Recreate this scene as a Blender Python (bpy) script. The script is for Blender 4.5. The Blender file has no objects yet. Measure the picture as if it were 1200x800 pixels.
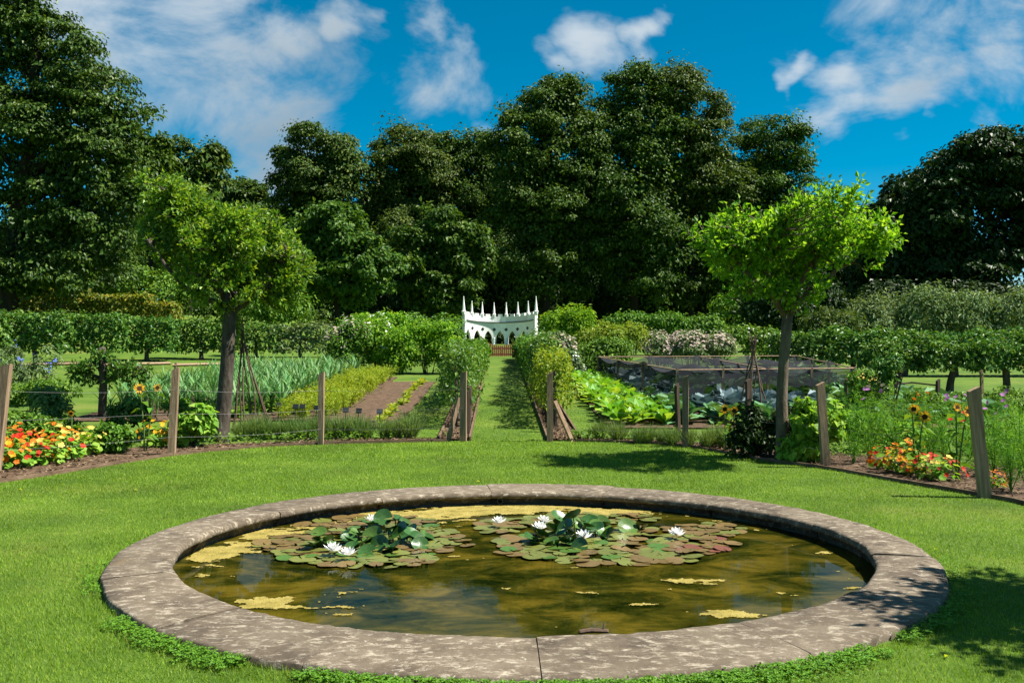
import bpy, bmesh, math, random
import numpy as np
from mathutils import Vector

R = math.radians
SC = bpy.context.scene
COL = SC.collection
rng = np.random.default_rng(7)
random.seed(7)

# ---------------------------------------------------------------- camera
F = 1122.0            # focal length in pixels of the 1200 px wide photograph
HC = 1.6              # eye height
cam_d = bpy.data.cameras.new('camera')
cam = bpy.data.objects.new('camera', cam_d)
COL.objects.link(cam)
cam_d.sensor_width = 36.0
cam_d.lens = F / 1200 * 36.0
cam_d.clip_start = 0.1
cam_d.clip_end = 3000
cam.location = (0, 0, HC)
cam.rotation_euler = (R(90), 0, 0)
SC.camera = cam

# ---------------------------------------------------------------- sun and sky
SUN_EL, SUN_AZ = 55.0, -6.0      # elevation; angle from +X towards +Y
to_sun = Vector((math.cos(R(SUN_EL)) * math.cos(R(SUN_AZ)), math.cos(R(SUN_EL)) * math.sin(R(SUN_AZ)), math.sin(R(SUN_EL))))
sd = bpy.data.lights.new('sun', 'SUN')
sd.energy = 5.0
sd.angle = R(0.53)
sd.color = (1.0, 0.95, 0.86)
sun = bpy.data.objects.new('sun', sd)
COL.objects.link(sun)
sun.rotation_euler = (-to_sun).to_track_quat('-Z', 'Y').to_euler()
sun.location = (30, 0, 40)

SC.view_settings.view_transform = 'Standard'
SC.view_settings.look = 'None'
SC.view_settings.exposure = 1.35
SC.view_settings.gamma = 1.0
SC.view_settings.use_curve_mapping = False
SC.render.engine = 'CYCLES'
SC.cycles.max_bounces = 7
SC.cycles.diffuse_bounces = 3
SC.cycles.glossy_bounces = 3
SC.cycles.transmission_bounces = 4
SC.cycles.transparent_max_bounces = 12
SC.cycles.caustics_reflective = False
SC.cycles.caustics_refractive = False
SC.cycles.use_denoising = True


class NT:
    """small helper round a node tree"""
    def __init__(self, tree):
        self.t = tree
        tree.nodes.clear()

    def n(self, kind, **kw):
        nd = self.t.nodes.new(kind)
        for k, v in kw.items():
            if isinstance(k, str) and hasattr(nd, k):
                setattr(nd, k, v)
        return nd

    def l(self, a, b):
        self.t.links.new(a, b)

    def math(self, op, a, b=None, c=None, clamp=False):
        nd = self.n('ShaderNodeMath', operation=op, use_clamp=clamp)
        for i, v in enumerate((a, b, c)):
            if v is None:
                continue
            if isinstance(v, (int, float)):
                nd.inputs[i].default_value = v
            else:
                self.l(v, nd.inputs[i])
        return nd.outputs[0]

    def mix(self, fac, a, b, blend='MIX'):
        nd = self.n('ShaderNodeMix', data_type='RGBA', blend_type=blend)
        for i, v in ((0, fac), (6, a), (7, b)):
            if isinstance(v, (int, float)):
                nd.inputs[i].default_value = v
            elif isinstance(v, (tuple, list)):
                nd.inputs[i].default_value = (*v[:3], 1)
            else:
                self.l(v, nd.inputs[i])
        return nd.outputs[2]

    def noise(self, vec, scale, detail=4, rough=0.55, dist=0.0):
        nd = self.n('ShaderNodeTexNoise')
        nd.inputs['Scale'].default_value = scale
        nd.inputs['Detail'].default_value = detail
        nd.inputs['Roughness'].default_value = rough
        nd.inputs['Distortion'].default_value = dist
        if vec is not None:
            self.l(vec, nd.inputs['Vector'])
        return nd.outputs['Fac']

    def ramp(self, fac, stops):
        nd = self.n('ShaderNodeValToRGB')
        cr = nd.color_ramp
        while len(cr.elements) < len(stops):
            cr.elements.new(0.5)
        for e, (p, c) in zip(cr.elements, stops):
            e.position = p
            e.color = (*c[:3], 1) if isinstance(c, (tuple, list)) else (c, c, c, 1)
        self.l(fac, nd.inputs[0])
        return nd.outputs[0]

    def smooth(self, v, lo, hi, a=0.0, b=1.0):
        nd = self.n('ShaderNodeMapRange', interpolation_type='SMOOTHSTEP')
        self.l(v, nd.inputs[0])
        for i, x in zip((1, 2, 3, 4), (lo, hi, a, b)):
            nd.inputs[i].default_value = x
        return nd.outputs[0]


def build_world():
    w = bpy.data.worlds.new('World')
    SC.world = w
    w.use_nodes = True
    g = NT(w.node_tree)
    sky = g.n('ShaderNodeTexSky', sky_type='NISHITA')
    sky.sun_disc = False
    sky.sun_elevation = R(SUN_EL)
    sky.sun_rotation = R(90 - SUN_AZ)
    sky.altitude = 300
    sky.air_density = 0.8
    sky.dust_density = 0.15
    sky.ozone_density = 3.0
    hsv = g.n('ShaderNodeHueSaturation')
    hsv.inputs['Hue'].default_value = 0.476
    hsv.inputs['Saturation'].default_value = 1.6
    hsv.inputs['Value'].default_value = 0.70
    g.l(sky.outputs[0], hsv.inputs['Color'])
    tc = g.n('ShaderNodeTexCoord')
    nv = g.n('ShaderNodeVectorMath', operation='NORMALIZE')
    g.l(tc.outputs['Generated'], nv.inputs[0])
    d = nv.outputs[0]
    mp = g.n('ShaderNodeMapping')
    mp.inputs['Scale'].default_value = (1.0, 1.0, 1.5)
    mp.inputs['Rotation'].default_value = (0, R(-18), 0)
    g.l(d, mp.inputs[0])
    n1 = g.noise(mp.outputs[0], 6.5, 10, 0.60, 0.35)
    wn = g.n('ShaderNodeTexNoise')
    wn.inputs['Scale'].default_value = 9.0
    wn.inputs['Detail'].default_value = 4.0
    g.l(d, wn.inputs['Vector'])
    wv = g.n('ShaderNodeVectorMath', operation='SUBTRACT')
    g.l(wn.outputs['Color'], wv.inputs[0])
    wv.inputs[1].default_value = (0.5, 0.5, 0.5)
    ws = g.n('ShaderNodeVectorMath', operation='SCALE')
    g.l(wv.outputs[0], ws.inputs[0])
    ws.inputs['Scale'].default_value = 0.16
    wd = g.n('ShaderNodeVectorMath', operation='ADD')
    g.l(d, wd.inputs[0])
    g.l(ws.outputs[0], wd.inputs[1])
    n2 = g.noise(mp.outputs[0], 2.6, 3, 0.5, 0.0)
    blobs = [(215, 60, 240), (275, 150, 170), (120, 10, 200), (295, 205, 130), (235, 120, 170), (170, 110, 140), (330, 30, 70), (505, 62, 84), (480, 20, 60), (560, 150, 62),
             (655, 75, 45), (700, 45, 60), (765, 45, 35), (1040, 15, 140), (1060, 85, 85), (1165, 50, 100), (1010, 105, 55), (1125, 160, 50),
             (1045, 165, 32), (955, 100, 22), (390, 0, 40), (350, 110, 30)]
    mask = None
    for (u, v, r) in blobs:
        c = Vector(((u - 600) / F, 1, (400 - v) / F)).normalized()
        di = g.n('ShaderNodeVectorMath', operation='DISTANCE')
        g.l(wd.outputs[0], di.inputs[0])
        di.inputs[1].default_value = c
        m = g.smooth(di.outputs['Value'], 0.0, 1.45 * r / F, 1.0, 0.0)
        mask = m if mask is None else g.math('MAXIMUM', mask, m)
    # unseen cloud elsewhere, made denser to whiten the ambient light (kept off the patch of sky the photograph shows clear)
    ahead = g.n('ShaderNodeVectorMath', operation='DOT_PRODUCT')
    g.l(d, ahead.inputs[0])
    ahead.inputs[1].default_value = (0, 0.966, 0.259)
    away = g.smooth(ahead.outputs['Value'], 0.72, 0.88, 0.75, 0.0)
    wide = g.math('MULTIPLY', away, g.smooth(n2, 0.36, 0.56))
    m2 = g.math('MAXIMUM', mask, wide)
    dens = g.math('ADD', g.math('MULTIPLY', g.math('SUBTRACT', n1, 0.5), 4.2), g.math('MULTIPLY_ADD', m2, 1.35, -0.74))
    alpha = g.smooth(dens, -0.15, 1.05, 0.0, 0.93)
    shade = g.ramp(g.math('ADD', g.math('MULTIPLY', n2, 0.7), g.math('MULTIPLY', n1, 0.45)),
                   [(0.40, (5.6, 6.0, 6.3)), (0.60, (3.6, 4.1, 4.5)), (0.75, (2.2, 2.7, 3.1))])
    colr = g.mix(alpha, hsv.outputs[0], shade)
    bg = g.n('ShaderNodeBackground')
    g.l(colr, bg.inputs[0])
    bg.inputs[1].default_value = 0.066
    out = g.n('ShaderNodeOutputWorld')
    g.l(bg.outputs[0], out.inputs[0])


build_world()


# ---------------------------------------------------------------- terrain and picking
def h(x, y):
    x = np.asarray(x, float)
    y = np.asarray(y, float)
    z = np.interp(y, [15.4, 42, 70, 110, 200, 800], [0, 0.93, 1.35, 2.3, 4.0, 6.0])
    sx = np.clip((-x - 10) / 14, 0, 1)
    sy = np.clip((y - 36) / 16, 0, 1)
    z = z + 2.2 * sx * sx * (3 - 2 * sx) * sy * sy * (3 - 2 * sy)
    return z


def hz(x, y):
    return float(h(x, y))


def at(u, v):
    """the point of the ground that pixel (u, v) of the photograph shows"""
    k = (u - 600) / F
    lo, hi = 2.0, 2.0
    while hi < 150 and 400 + F * (HC - hz(k * hi, hi)) / hi > v:
        lo, hi = hi, hi + 0.5
    for _ in range(30):
        m = (lo + hi) / 2
        if 400 + F * (HC - hz(k * m, m)) / m > v:
            lo = m
        else:
            hi = m
    return k * hi, hi, hz(k * hi, hi)


def X(u, d):
    return (u - 600) / F * d


def Z(v, d):
    return HC + (400 - v) / F * d


# ---------------------------------------------------------------- mesh helpers
class MB:
    def __init__(self):
        self.V, self.F3, self.F4, self.n = [], [], [], 0

    def add(self, V, Fc):
        V = np.asarray(V, float).reshape(-1, 3)
        Fc = np.asarray(Fc, np.int64)
        if len(Fc):
            (self.F3 if Fc.shape[1] == 3 else self.F4).append(Fc + self.n)
        self.V.append(V)
        self.n += len(V)
        return self

    def mesh(self, name, smooth=False):
        V = np.concatenate(self.V) if self.V else np.zeros((0, 3))
        f3 = np.concatenate(self.F3) if self.F3 else np.zeros((0, 3), np.int64)
        f4 = np.concatenate(self.F4) if self.F4 else np.zeros((0, 4), np.int64)
        me = bpy.data.meshes.new(name)
        me.vertices.add(len(V))
        me.vertices.foreach_set('co', V.astype(np.float32).ravel())
        nl = f3.size + f4.size
        me.loops.add(nl)
        me.loops.foreach_set('vertex_index', np.concatenate([f3.ravel(), f4.ravel()]).astype(np.int32))
        npoly = len(f3) + len(f4)
        me.polygons.add(npoly)
        st = np.concatenate([np.arange(len(f3)) * 3, f3.size + np.arange(len(f4)) * 4])
        me.polygons.foreach_set('loop_start', st.astype(np.int32))
        me.polygons.foreach_set('use_smooth', np.full(npoly, smooth, bool))
        me.update(calc_edges=True)
        return me

    # shapes ----------------------------------------------------------
    def box(self, x0, x1, y0, y1, z0, z1):
        V = [(x, y, z) for z in (z0, z1) for y in (y0, y1) for x in (x0, x1)]
        return self.add(V, [(0, 2, 3, 1), (4, 5, 7, 6), (0, 1, 5, 4), (2, 6, 7, 3), (0, 4, 6, 2), (1, 3, 7, 5)])

    def tube(self, pts, rad, sides=7, cap=True):
        pts = np.asarray(pts, float)
        n = len(pts)
        rad = np.broadcast_to(np.asarray(rad, float), (n,))
        T = np.gradient(pts, axis=0)
        T /= np.linalg.norm(T, axis=1)[:, None] + 1e-9
        ref = np.array([0.31, 0.95, 0.05]) if abs(T[:, 2]).mean() > 0.6 else np.array([0.05, 0.1, 1.0])
        A = np.cross(T, ref)
        A /= np.linalg.norm(A, axis=1)[:, None] + 1e-9
        B = np.cross(T, A)
        a = np.linspace(0, 2 * np.pi, sides, endpoint=False)
        V = pts[:, None] + rad[:, None, None] * (np.cos(a)[None, :, None] * A[:, None] + np.sin(a)[None, :, None] * B[:, None])
        i = np.arange(n - 1)[:, None] * sides
        j = np.arange(sides)[None]
        k = (j + 1) % sides
        Fc = np.stack([i + j, i + k, i + sides + k, i + sides + j], -1).reshape(-1, 4)
        self.add(V.reshape(-1, 3), Fc)
        if cap:
            c = np.arange(1, sides - 1)
            b = self.n - n * sides
            f = np.stack([np.zeros_like(c), c + 1, c], -1)
            self.F3.append(f + b)
            self.F3.append(f[:, ::-1] + b + (n - 1) * sides)
        return self

    def leaves(self, P, T, N, L, W, fold=0.25, curl=0.12, mid=0.45):
        """diamond leaves of two triangles folded on the midrib"""
        P = np.asarray(P, float)
        n = len(P)
        L = np.broadcast_to(np.asarray(L, float), (n,))[:, None]
        W = np.broadcast_to(np.asarray(W, float), (n,))[:, None]
        T = unit(T)
        B = unit(np.cross(N, T))
        Nn = np.cross(T, B)
        m = P + T * L * mid + Nn * fold * W
        V = np.stack([P, m + B * W / 2, P + T * L - Nn * curl * L, m - B * W / 2], 1).reshape(-1, 3)
        b = np.arange(n)[:, None] * 4
        Fc = np.concatenate([b + np.array([[0, 1, 2]]), b + np.array([[0, 2, 3]])], 1).reshape(-1, 3)
        return self.add(V, Fc)

    def blades(self, P, D, W, side):
        """single-triangle blades from P to P+D"""
        P = np.asarray(P, float)
        n = len(P)
        s = unit(side) * np.broadcast_to(np.asarray(W, float), (n,))[:, None] / 2
        V = np.stack([P - s, P + s, P + D], 1).reshape(-1, 3)
        return self.add(V, np.arange(n * 3).reshape(-1, 3))


def unit(a):
    a = np.asarray(a, float)
    return a / (np.linalg.norm(a, axis=-1, keepdims=True) + 1e-9)


def rdir(n):
    return unit(rng.normal(size=(n, 3)))


def tag(o, label=None, cat=None, group=None, kind=None):
    if label:
        o['label'] = label
    if cat:
        o['category'] = cat
    if group:
        o['group'] = group
    if kind:
        o['kind'] = kind
    return o


def obj(name, me, mat=None, parent=None, loc=(0, 0, 0), rot=(0, 0, 0), scale=(1, 1, 1)):
    if isinstance(me, MB):
        me = me.mesh(name)
    if mat is not None and not me.materials:
        me.materials.append(mat)
    o = bpy.data.objects.new(name, me)
    COL.objects.link(o)
    o.parent = parent
    if name in ('stems', 'blossoms', 'flower_heads', 'stamens'):
        o['kind'] = 'stuff'
    o.location = loc
    o.rotation_euler = rot
    o.scale = scale if isinstance(scale, (tuple, list)) else (scale,) * 3
    return o


def thing(name, label, cat, loc=(0, 0, 0), rotz=0.0, group=None, scale=1.0):
    o = bpy.data.objects.new(name, None)
    COL.objects.link(o)
    o.location = loc
    o.rotation_euler = (0, 0, rotz)
    o.scale = scale if isinstance(scale, (tuple, list)) else (scale,) * 3
    o.empty_display_size = 0.1
    return tag(o, label, cat, group)


def dup(root, loc, rotz=0.0, scale=None, label=None, group=None):
    r = root.copy()
    COL.objects.link(r)
    r.location = loc
    r.rotation_euler = (0, 0, rotz)
    if scale is not None:
        r.scale = scale if isinstance(scale, (tuple, list)) else (scale,) * 3
    if label:
        r['label'] = label
    if group:
        r['group'] = group
    for ch in list(root.children):
        c = ch.copy()
        COL.objects.link(c)
        c.parent = r
        for gch in list(ch.children):
            q = gch.copy()
            COL.objects.link(q)
            q.parent = c
    return r


ORD = ('first second third fourth fifth sixth seventh eighth ninth tenth eleventh twelfth thirteenth fourteenth fifteenth sixteenth '
       'seventeenth eighteenth nineteenth twentieth twenty-first twenty-second twenty-third twenty-fourth twenty-fifth twenty-sixth twenty-seventh '
       'twenty-eighth twenty-ninth thirtieth').split()


# ---------------------------------------------------------------- materials
MATS = {}
KA = 0.66          # albedo scale that goes with the exposure


def new_mat(name):
    m = bpy.data.materials.new(name)
    m.use_nodes = True
    MATS[name] = m
    return m, NT(m.node_tree)


def leaf_mat(name, a, b, c=None, trans=0.35, rough=0.5, tcol=None, spec=0.16, vary=0.35, nscale=1.2, gain=2.3):
    """foliage: colour varies leaf by leaf and branch by branch; some light passes through the blade"""
    m, g = new_mat(name)
    geo = g.n('ShaderNodeNewGeometry')
    c = c or b
    a, b, c = (tuple(min(0.9, x * k * gain) for x, k in zip(q, (0.95 * KA, 0.97 * KA, 0.88 * KA))) for q in (a, b, c))
    col = g.ramp(geo.outputs['Random Per Island'], [(0.0, a), (0.55, b), (1.0, c)])
    tc = g.n('ShaderNodeTexCoord')
    nz = g.noise(tc.outputs['Object'], nscale, 3)
    val = g.math('MULTIPLY_ADD', nz, vary * 2, 1 - vary)
    hs = g.n('ShaderNodeHueSaturation')
    oi = g.n('ShaderNodeObjectInfo')
    g.l(g.math('MULTIPLY_ADD', oi.outputs['Random'], 0.02, 0.49), hs.inputs['Hue'])
    g.l(val, hs.inputs['Value'])
    g.l(col, hs.inputs['Color'])
    p = g.n('ShaderNodeBsdfPrincipled')
    g.l(hs.outputs[0], p.inputs['Base Color'])
    p.inputs['Roughness'].default_value = rough
    p.inputs['Specular IOR Level'].default_value = spec
    tr = g.n('ShaderNodeBsdfTranslucent')
    tint = g.mix(1.0, hs.outputs[0], tcol or (1.5, 1.35, 0.45), 'MULTIPLY')
    g.l(tint, tr.inputs[0])
    mx = g.n('ShaderNodeMixShader')
    mx.inputs[0].default_value = trans
    g.l(p.outputs[0], mx.inputs[1])
    g.l(tr.outputs[0], mx.inputs[2])
    o = g.n('ShaderNodeOutputMaterial')
    g.l(mx.outputs[0], o.inputs[0])
    return m


def rough_mat(name, stops, scale=4.0, detail=6, rough=0.85, bump=0.3, bscale=None, stretch=(1, 1, 1), spec=0.25, extra=None, coord='Object', dist=0.0, island=0.0):
    m, g = new_mat(name)
    tc = g.n('ShaderNodeTexCoord')
    mp = g.n('ShaderNodeMapping')
    mp.inputs['Scale'].default_value = stretch
    g.l(tc.outputs[coord], mp.inputs[0])
    ka = 1.0 if name == 'white_paint' else KA
    stops = [(p, tuple(x * ka for x in c)) for p, c in stops]
    n = g.noise(mp.outputs[0], scale, detail, 0.62, dist)
    col = g.ramp(n, stops)
    if extra:
        e_scale, e_lo, e_hi, e_col = extra
        n3 = g.noise(mp.outputs[0], e_scale, 5, 0.65)
        col = g.mix(g.smooth(n3, e_lo, e_hi), col, tuple(x * ka for x in e_col))
    oi = g.n('ShaderNodeObjectInfo')
    hs = g.n('ShaderNodeHueSaturation')
    g.l(g.math('MULTIPLY_ADD', oi.outputs['Random'], 0.3, 0.85), hs.inputs['Value'])
    g.l(col, hs.inputs['Color'])
    p = g.n('ShaderNodeBsdfPrincipled')
    g.l(hs.outputs[0], p.inputs['Base Color'])
    p.inputs['Roughness'].default_value = rough
    p.inputs['Specular IOR Level'].default_value = spec
    if bump:
        nb = g.noise(mp.outputs[0], bscale or scale * 4, 6, 0.65)
        bp = g.n('ShaderNodeBump')
        bp.inputs['Strength'].default_value = bump
        bp.inputs['Distance'].default_value = 0.02
        g.l(nb, bp.inputs['Height'])
        g.l(bp.outputs[0], p.inputs['Normal'])
    o = g.n('ShaderNodeOutputMaterial')
    g.l(p.outputs[0], o.inputs[0])
    return m


def plain_mat(name, col, rough=0.6, spec=0.3, trans=0.0):
    m, g = new_mat(name)
    col = tuple(x * (1.0 if name == 'white_petal' else 0.8) for x in col)
    geo = g.n('ShaderNodeNewGeometry')
    c = g.ramp(geo.outputs['Random Per Island'], [(0, tuple(x * 0.8 for x in col)), (1, tuple(min(1, x * 1.15) for x in col))])
    p = g.n('ShaderNodeBsdfPrincipled')
    g.l(c, p.inputs['Base Color'])
    p.inputs['Roughness'].default_value = rough
    p.inputs['Specular IOR Level'].default_value = spec
    o = g.n('ShaderNodeOutputMaterial')
    if trans:
        tr = g.n('ShaderNodeBsdfTranslucent')
        g.l(c, tr.inputs[0])
        mx = g.n('ShaderNodeMixShader')
        mx.inputs[0].default_value = trans
        g.l(p.outputs[0], mx.inputs[1])
        g.l(tr.outputs[0], mx.inputs[2])
        g.l(mx.outputs[0], o.inputs[0])
    else:
        g.l(p.outputs[0], o.inputs[0])
    return m


M_turf = rough_mat('turf', [(0.25, (0.048, 0.115, 0.008)), (0.5, (0.098, 0.182, 0.013)), (0.75, (0.165, 0.235, 0.030))], 0.9, 9, 0.9, 0.8, 90, extra=(0.35, 0.52, 0.75, (0.20, 0.23, 0.04)))
M_blade = leaf_mat('grass_blade', (0.058, 0.135, 0.009), (0.132, 0.225, 0.015), (0.245, 0.305, 0.042), 0.40, 0.5, (1.3, 1.35, 0.5), vary=0.62, nscale=0.9, gain=1.75)
M_clover = leaf_mat('clover_leaf', (0.035, 0.105, 0.010), (0.07, 0.17, 0.016), None, 0.3, vary=0.3, nscale=3)
M_soil = rough_mat('soil', [(0.3, (0.060, 0.036, 0.020)), (0.55, (0.155, 0.095, 0.055)), (0.8, (0.29, 0.195, 0.125))], 9, 8, 0.95, 1.0, 40)
M_chip = leaf_mat(gain=1.2, name='bark_chip', a=(0.06, 0.035, 0.02), b=(0.16, 0.10, 0.065), c=(0.30, 0.21, 0.15), trans=0.0, rough=0.9, spec=0.1, vary=0.3, nscale=2)
M_wood = rough_mat('weathered_wood', [(0.3, (0.21, 0.135, 0.08)), (0.55, (0.42, 0.285, 0.18)), (0.8, (0.60, 0.44, 0.31))], 5, 8, 0.85, 0.5, 14, (6, 6, 0.5))
M_wood_dark = rough_mat('aged_dark_wood', [(0.3, (0.045, 0.030, 0.020)), (0.6, (0.11, 0.075, 0.05)), (0.85, (0.20, 0.15, 0.11))], 5, 8, 0.85, 0.5, 14, (6, 6, 0.5))
M_board = rough_mat('edging_timber', [(0.3, (0.10, 0.06, 0.035)), (0.6, (0.23, 0.15, 0.095)), (0.85, (0.34, 0.25, 0.17))], 6, 6, 0.85, 0.4, 20, (1, 1, 3))
M_cane = rough_mat('hazel_cane', [(0.3, (0.075, 0.045, 0.03)), (0.6, (0.16, 0.105, 0.07)), (0.85, (0.27, 0.20, 0.145))], 6, 5, 0.8, 0.3, 20, (3, 3, 1))
M_bark = rough_mat('bark', [(0.3, (0.045, 0.034, 0.026)), (0.5, (0.105, 0.082, 0.062)), (0.75, (0.20, 0.17, 0.14))], 6, 8, 0.92, 1.0, 12, (2, 2, 0.7), extra=(5, 0.58, 0.68, (0.19, 0.20, 0.15)))
M_bark_pale = rough_mat('pale_bark', [(0.3, (0.085, 0.060, 0.040)), (0.5, (0.17, 0.13, 0.09)), (0.75, (0.27, 0.22, 0.165))], 6, 8, 0.9, 0.8, 12, (2, 2, 0.6), extra=(4, 0.56, 0.66, (0.10, 0.13, 0.06)))
M_bark_dark = rough_mat('dark_bark', [(0.3, (0.020, 0.016, 0.012)), (0.6, (0.05, 0.04, 0.03)), (0.85, (0.10, 0.085, 0.07))], 2, 6, 0.95, 0.8, 5, (2, 2, 0.5))
M_wire = plain_mat('galvanised_wire', (0.17, 0.17, 0.16), 0.5, 0.4)
M_white = rough_mat('white_paint', [(0.3, (0.72, 0.72, 0.70)), (0.6, (0.80, 0.80, 0.79)), (0.85, (0.83, 0.83, 0.82))], 3, 6, 0.6, 0.08, 9, extra=(1.6, 0.60, 0.80, (0.60, 0.60, 0.56)))
M_shadowgap = plain_mat('cornice_shadow_grey', (0.16, 0.17, 0.17), 0.7)  # dark grey paints a shadow line along the white folly's cornice
M_red = plain_mat('red_gate_paint', (0.50, 0.075, 0.075), 0.55)
M_net, _g = new_mat('black_netting')
_p = _g.n('ShaderNodeBsdfDiffuse')
_p.inputs[0].default_value = (0.030, 0.032, 0.037, 1)
_t = _g.n('ShaderNodeBsdfTransparent')
_m = _g.n('ShaderNodeMixShader')
_tc = _g.n('ShaderNodeTexCoord')
_nz = _g.noise(_tc.outputs['Object'], 2.2, 4)
_g.l(_g.math('MULTIPLY_ADD', _nz, 0.35, 0.50), _m.inputs[0])
_g.l(_t.outputs[0], _m.inputs[1])
_g.l(_p.outputs[0], _m.inputs[2])
_o = _g.n('ShaderNodeOutputMaterial')
_g.l(_m.outputs[0], _o.inputs[0])

# old limestone: pale lichen blotches on warm grey, dark algae specks
M_stone, _g = new_mat('lichen_stone')
_tc = _g.n('ShaderNodeTexCoord')
_v = _tc.outputs['Object']
_mp = _g.n('ShaderNodeMapping')
_mp.inputs['Scale'].default_value = (0.75, 1.5, 1.5)
_g.l(_v, _mp.inputs[0])
_mpv = _mp.outputs[0]
_c = _g.ramp(_g.noise(_v, 2.4, 8, 0.68), [(0.30, (0.085, 0.064, 0.045)), (0.48, (0.182, 0.142, 0.098)), (0.70, (0.27, 0.218, 0.155))])
_c = _g.mix(_g.smooth(_g.noise(_mpv, 14, 9, 0.78, 0.3), 0.50, 0.63, 0, 0.85), _c, (0.58, 0.50, 0.38))
_c = _g.mix(_g.smooth(_g.noise(_mpv, 7.5, 9, 0.76, 0.3), 0.54, 0.68, 0, 0.6), _c, (0.085, 0.066, 0.047))
_c = _g.mix(_g.smooth(_g.noise(_v, 32, 4, 0.7), 0.60, 0.70, 0, 0.7), _c, (0.07, 0.062, 0.05))
_c = _g.mix(_g.smooth(_g.noise(_v, 16, 4, 0.7), 0.64, 0.70, 0, 0.8), _c, (0.72, 0.67, 0.56))
_c = _g.mix(_g.smooth(_g.noise(_v, 1.7, 4, 0.6), 0.62, 0.74, 0, 0.55), _c, (0.30, 0.21, 0.08))
_oi = _g.n('ShaderNodeObjectInfo')
_hs = _g.n('ShaderNodeHueSaturation')
_g.l(_g.math('MULTIPLY_ADD', _oi.outputs['Random'], 0.14, 0.50), _hs.inputs['Value'])
_g.l(_c, _hs.inputs['Color'])
_p = _g.n('ShaderNodeBsdfPrincipled')
_g.l(_hs.outputs[0], _p.inputs['Base Color'])
_p.inputs['Roughness'].default_value = 0.9
_p.inputs['Specular IOR Level'].default_value = 0.2
_b = _g.n('ShaderNodeBump')
_b.inputs['Strength'].default_value = 0.7
_b.inputs['Distance'].default_value = 0.012
_g.l(_g.noise(_v, 22, 9, 0.72), _b.inputs['Height'])
_g.l(_b.outputs[0], _p.inputs['Normal'])
_o = _g.n('ShaderNodeOutputMaterial')
_g.l(_p.outputs[0], _o.inputs[0])

# pond floor under its coat of brown weed
M_floor = rough_mat('pond_weed_floor', [(0.30, (0.020, 0.028, 0.004)), (0.45, (0.085, 0.075, 0.010)), (0.62, (0.22, 0.155, 0.02)), (0.8, (0.30, 0.22, 0.04))], 1.5, 8, 0.95, 0.8, 14, dist=0.6, stretch=(1, 1, 1))
M_algae = rough_mat('floating_algae', [(0.3, (0.17, 0.14, 0.025)), (0.5, (0.34, 0.27, 0.06)), (0.75, (0.46, 0.37, 0.11))], 7, 8, 0.9, 0.9, 50)
M_basin = rough_mat('basin_render', [(0.3, (0.03, 0.03, 0.022)), (0.6, (0.11, 0.105, 0.08)), (0.85, (0.24, 0.23, 0.19))], 3, 7, 0.9, 0.5, 15, (1, 1, 2.5))

# water: a real surface that mirrors at grazing angles and lets tinted light through
M_water, _g = new_mat('pond_water')
_tc = _g.n('ShaderNodeTexCoord')
_b = _g.n('ShaderNodeBump')
_b.inputs['Strength'].default_value = 0.025
_b.inputs['Distance'].default_value = 0.01
_mp = _g.n('ShaderNodeMapping')
_mp.inputs['Scale'].default_value = (1, 1.6, 1)
_g.l(_tc.outputs['Object'], _mp.inputs[0])
_g.l(_g.noise(_mp.outputs[0], 5, 3, 0.5), _b.inputs['Height'])
_gl = _g.n('ShaderNodeBsdfGlossy')
_gl.inputs['Roughness'].default_value = 0.02
_gl.inputs[0].default_value = (0.95, 0.97, 0.95, 1)
_g.l(_b.outputs[0], _gl.inputs['Normal'])
_tr = _g.n('ShaderNodeBsdfTransparent')
_tr.inputs[0].default_value = (0.80, 0.78, 0.50, 1)
_fr = _g.n('ShaderNodeFresnel')
_fr.inputs['IOR'].default_value = 1.33
_g.l(_b.outputs[0], _fr.inputs['Normal'])
_df = _g.n('ShaderNodeBsdfDiffuse')          # peat and weed suspended in the water
_g.l(_g.ramp(_g.noise(_mp.outputs[0], 1.7, 9, 0.66, 0.6), [(0.38, (0.005, 0.010, 0.001)), (0.49, (0.030, 0.032, 0.003)), (0.63, (0.118, 0.088, 0.009))]), _df.inputs[0])
_body = _g.n('ShaderNodeMixShader')
_body.inputs[0].default_value = 0.58
_g.l(_tr.outputs[0], _body.inputs[1])
_g.l(_df.outputs[0], _body.inputs[2])
_m = _g.n('ShaderNodeMixShader')
_g.l(_g.math('MULTIPLY', _fr.outputs[0], 0.46), _m.inputs[0])
_g.l(_body.outputs[0], _m.inputs[1])
_g.l(_gl.outputs[0], _m.inputs[2])
_o = _g.n('ShaderNodeOutputMaterial')
_g.l(_m.outputs[0], _o.inputs[0])

# foliage colours
L_beech = leaf_mat('woodland_leaf', (0.016, 0.046, 0.006), (0.040, 0.090, 0.010), (0.098, 0.152, 0.024), 0.25, 0.5, vary=0.35, nscale=0.35, gain=1.75)
L_beech_warm = leaf_mat('woodland_leaf_warm', (0.018, 0.046, 0.007), (0.046, 0.088, 0.012), (0.110, 0.142, 0.026), 0.25, 0.5, vary=0.35, nscale=0.35, gain=1.75)
L_dark = leaf_mat('dark_evergreen_leaf', (0.012, 0.034, 0.007), (0.026, 0.058, 0.010), (0.048, 0.085, 0.016), 0.15, 0.45, vary=0.35, nscale=0.4, gain=1.3)
L_hill = leaf_mat('hillside_beech_leaf', (0.014, 0.040, 0.007), (0.032, 0.072, 0.011), (0.070, 0.115, 0.020), 0.22, 0.45, vary=0.35, nscale=0.41, gain=2.0)
L_round = leaf_mat('round_tree_leaf', (0.026, 0.070, 0.010), (0.050, 0.112, 0.014), (0.092, 0.155, 0.024), 0.28, 0.5, vary=0.35, nscale=0.6, gain=1.8)
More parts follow.
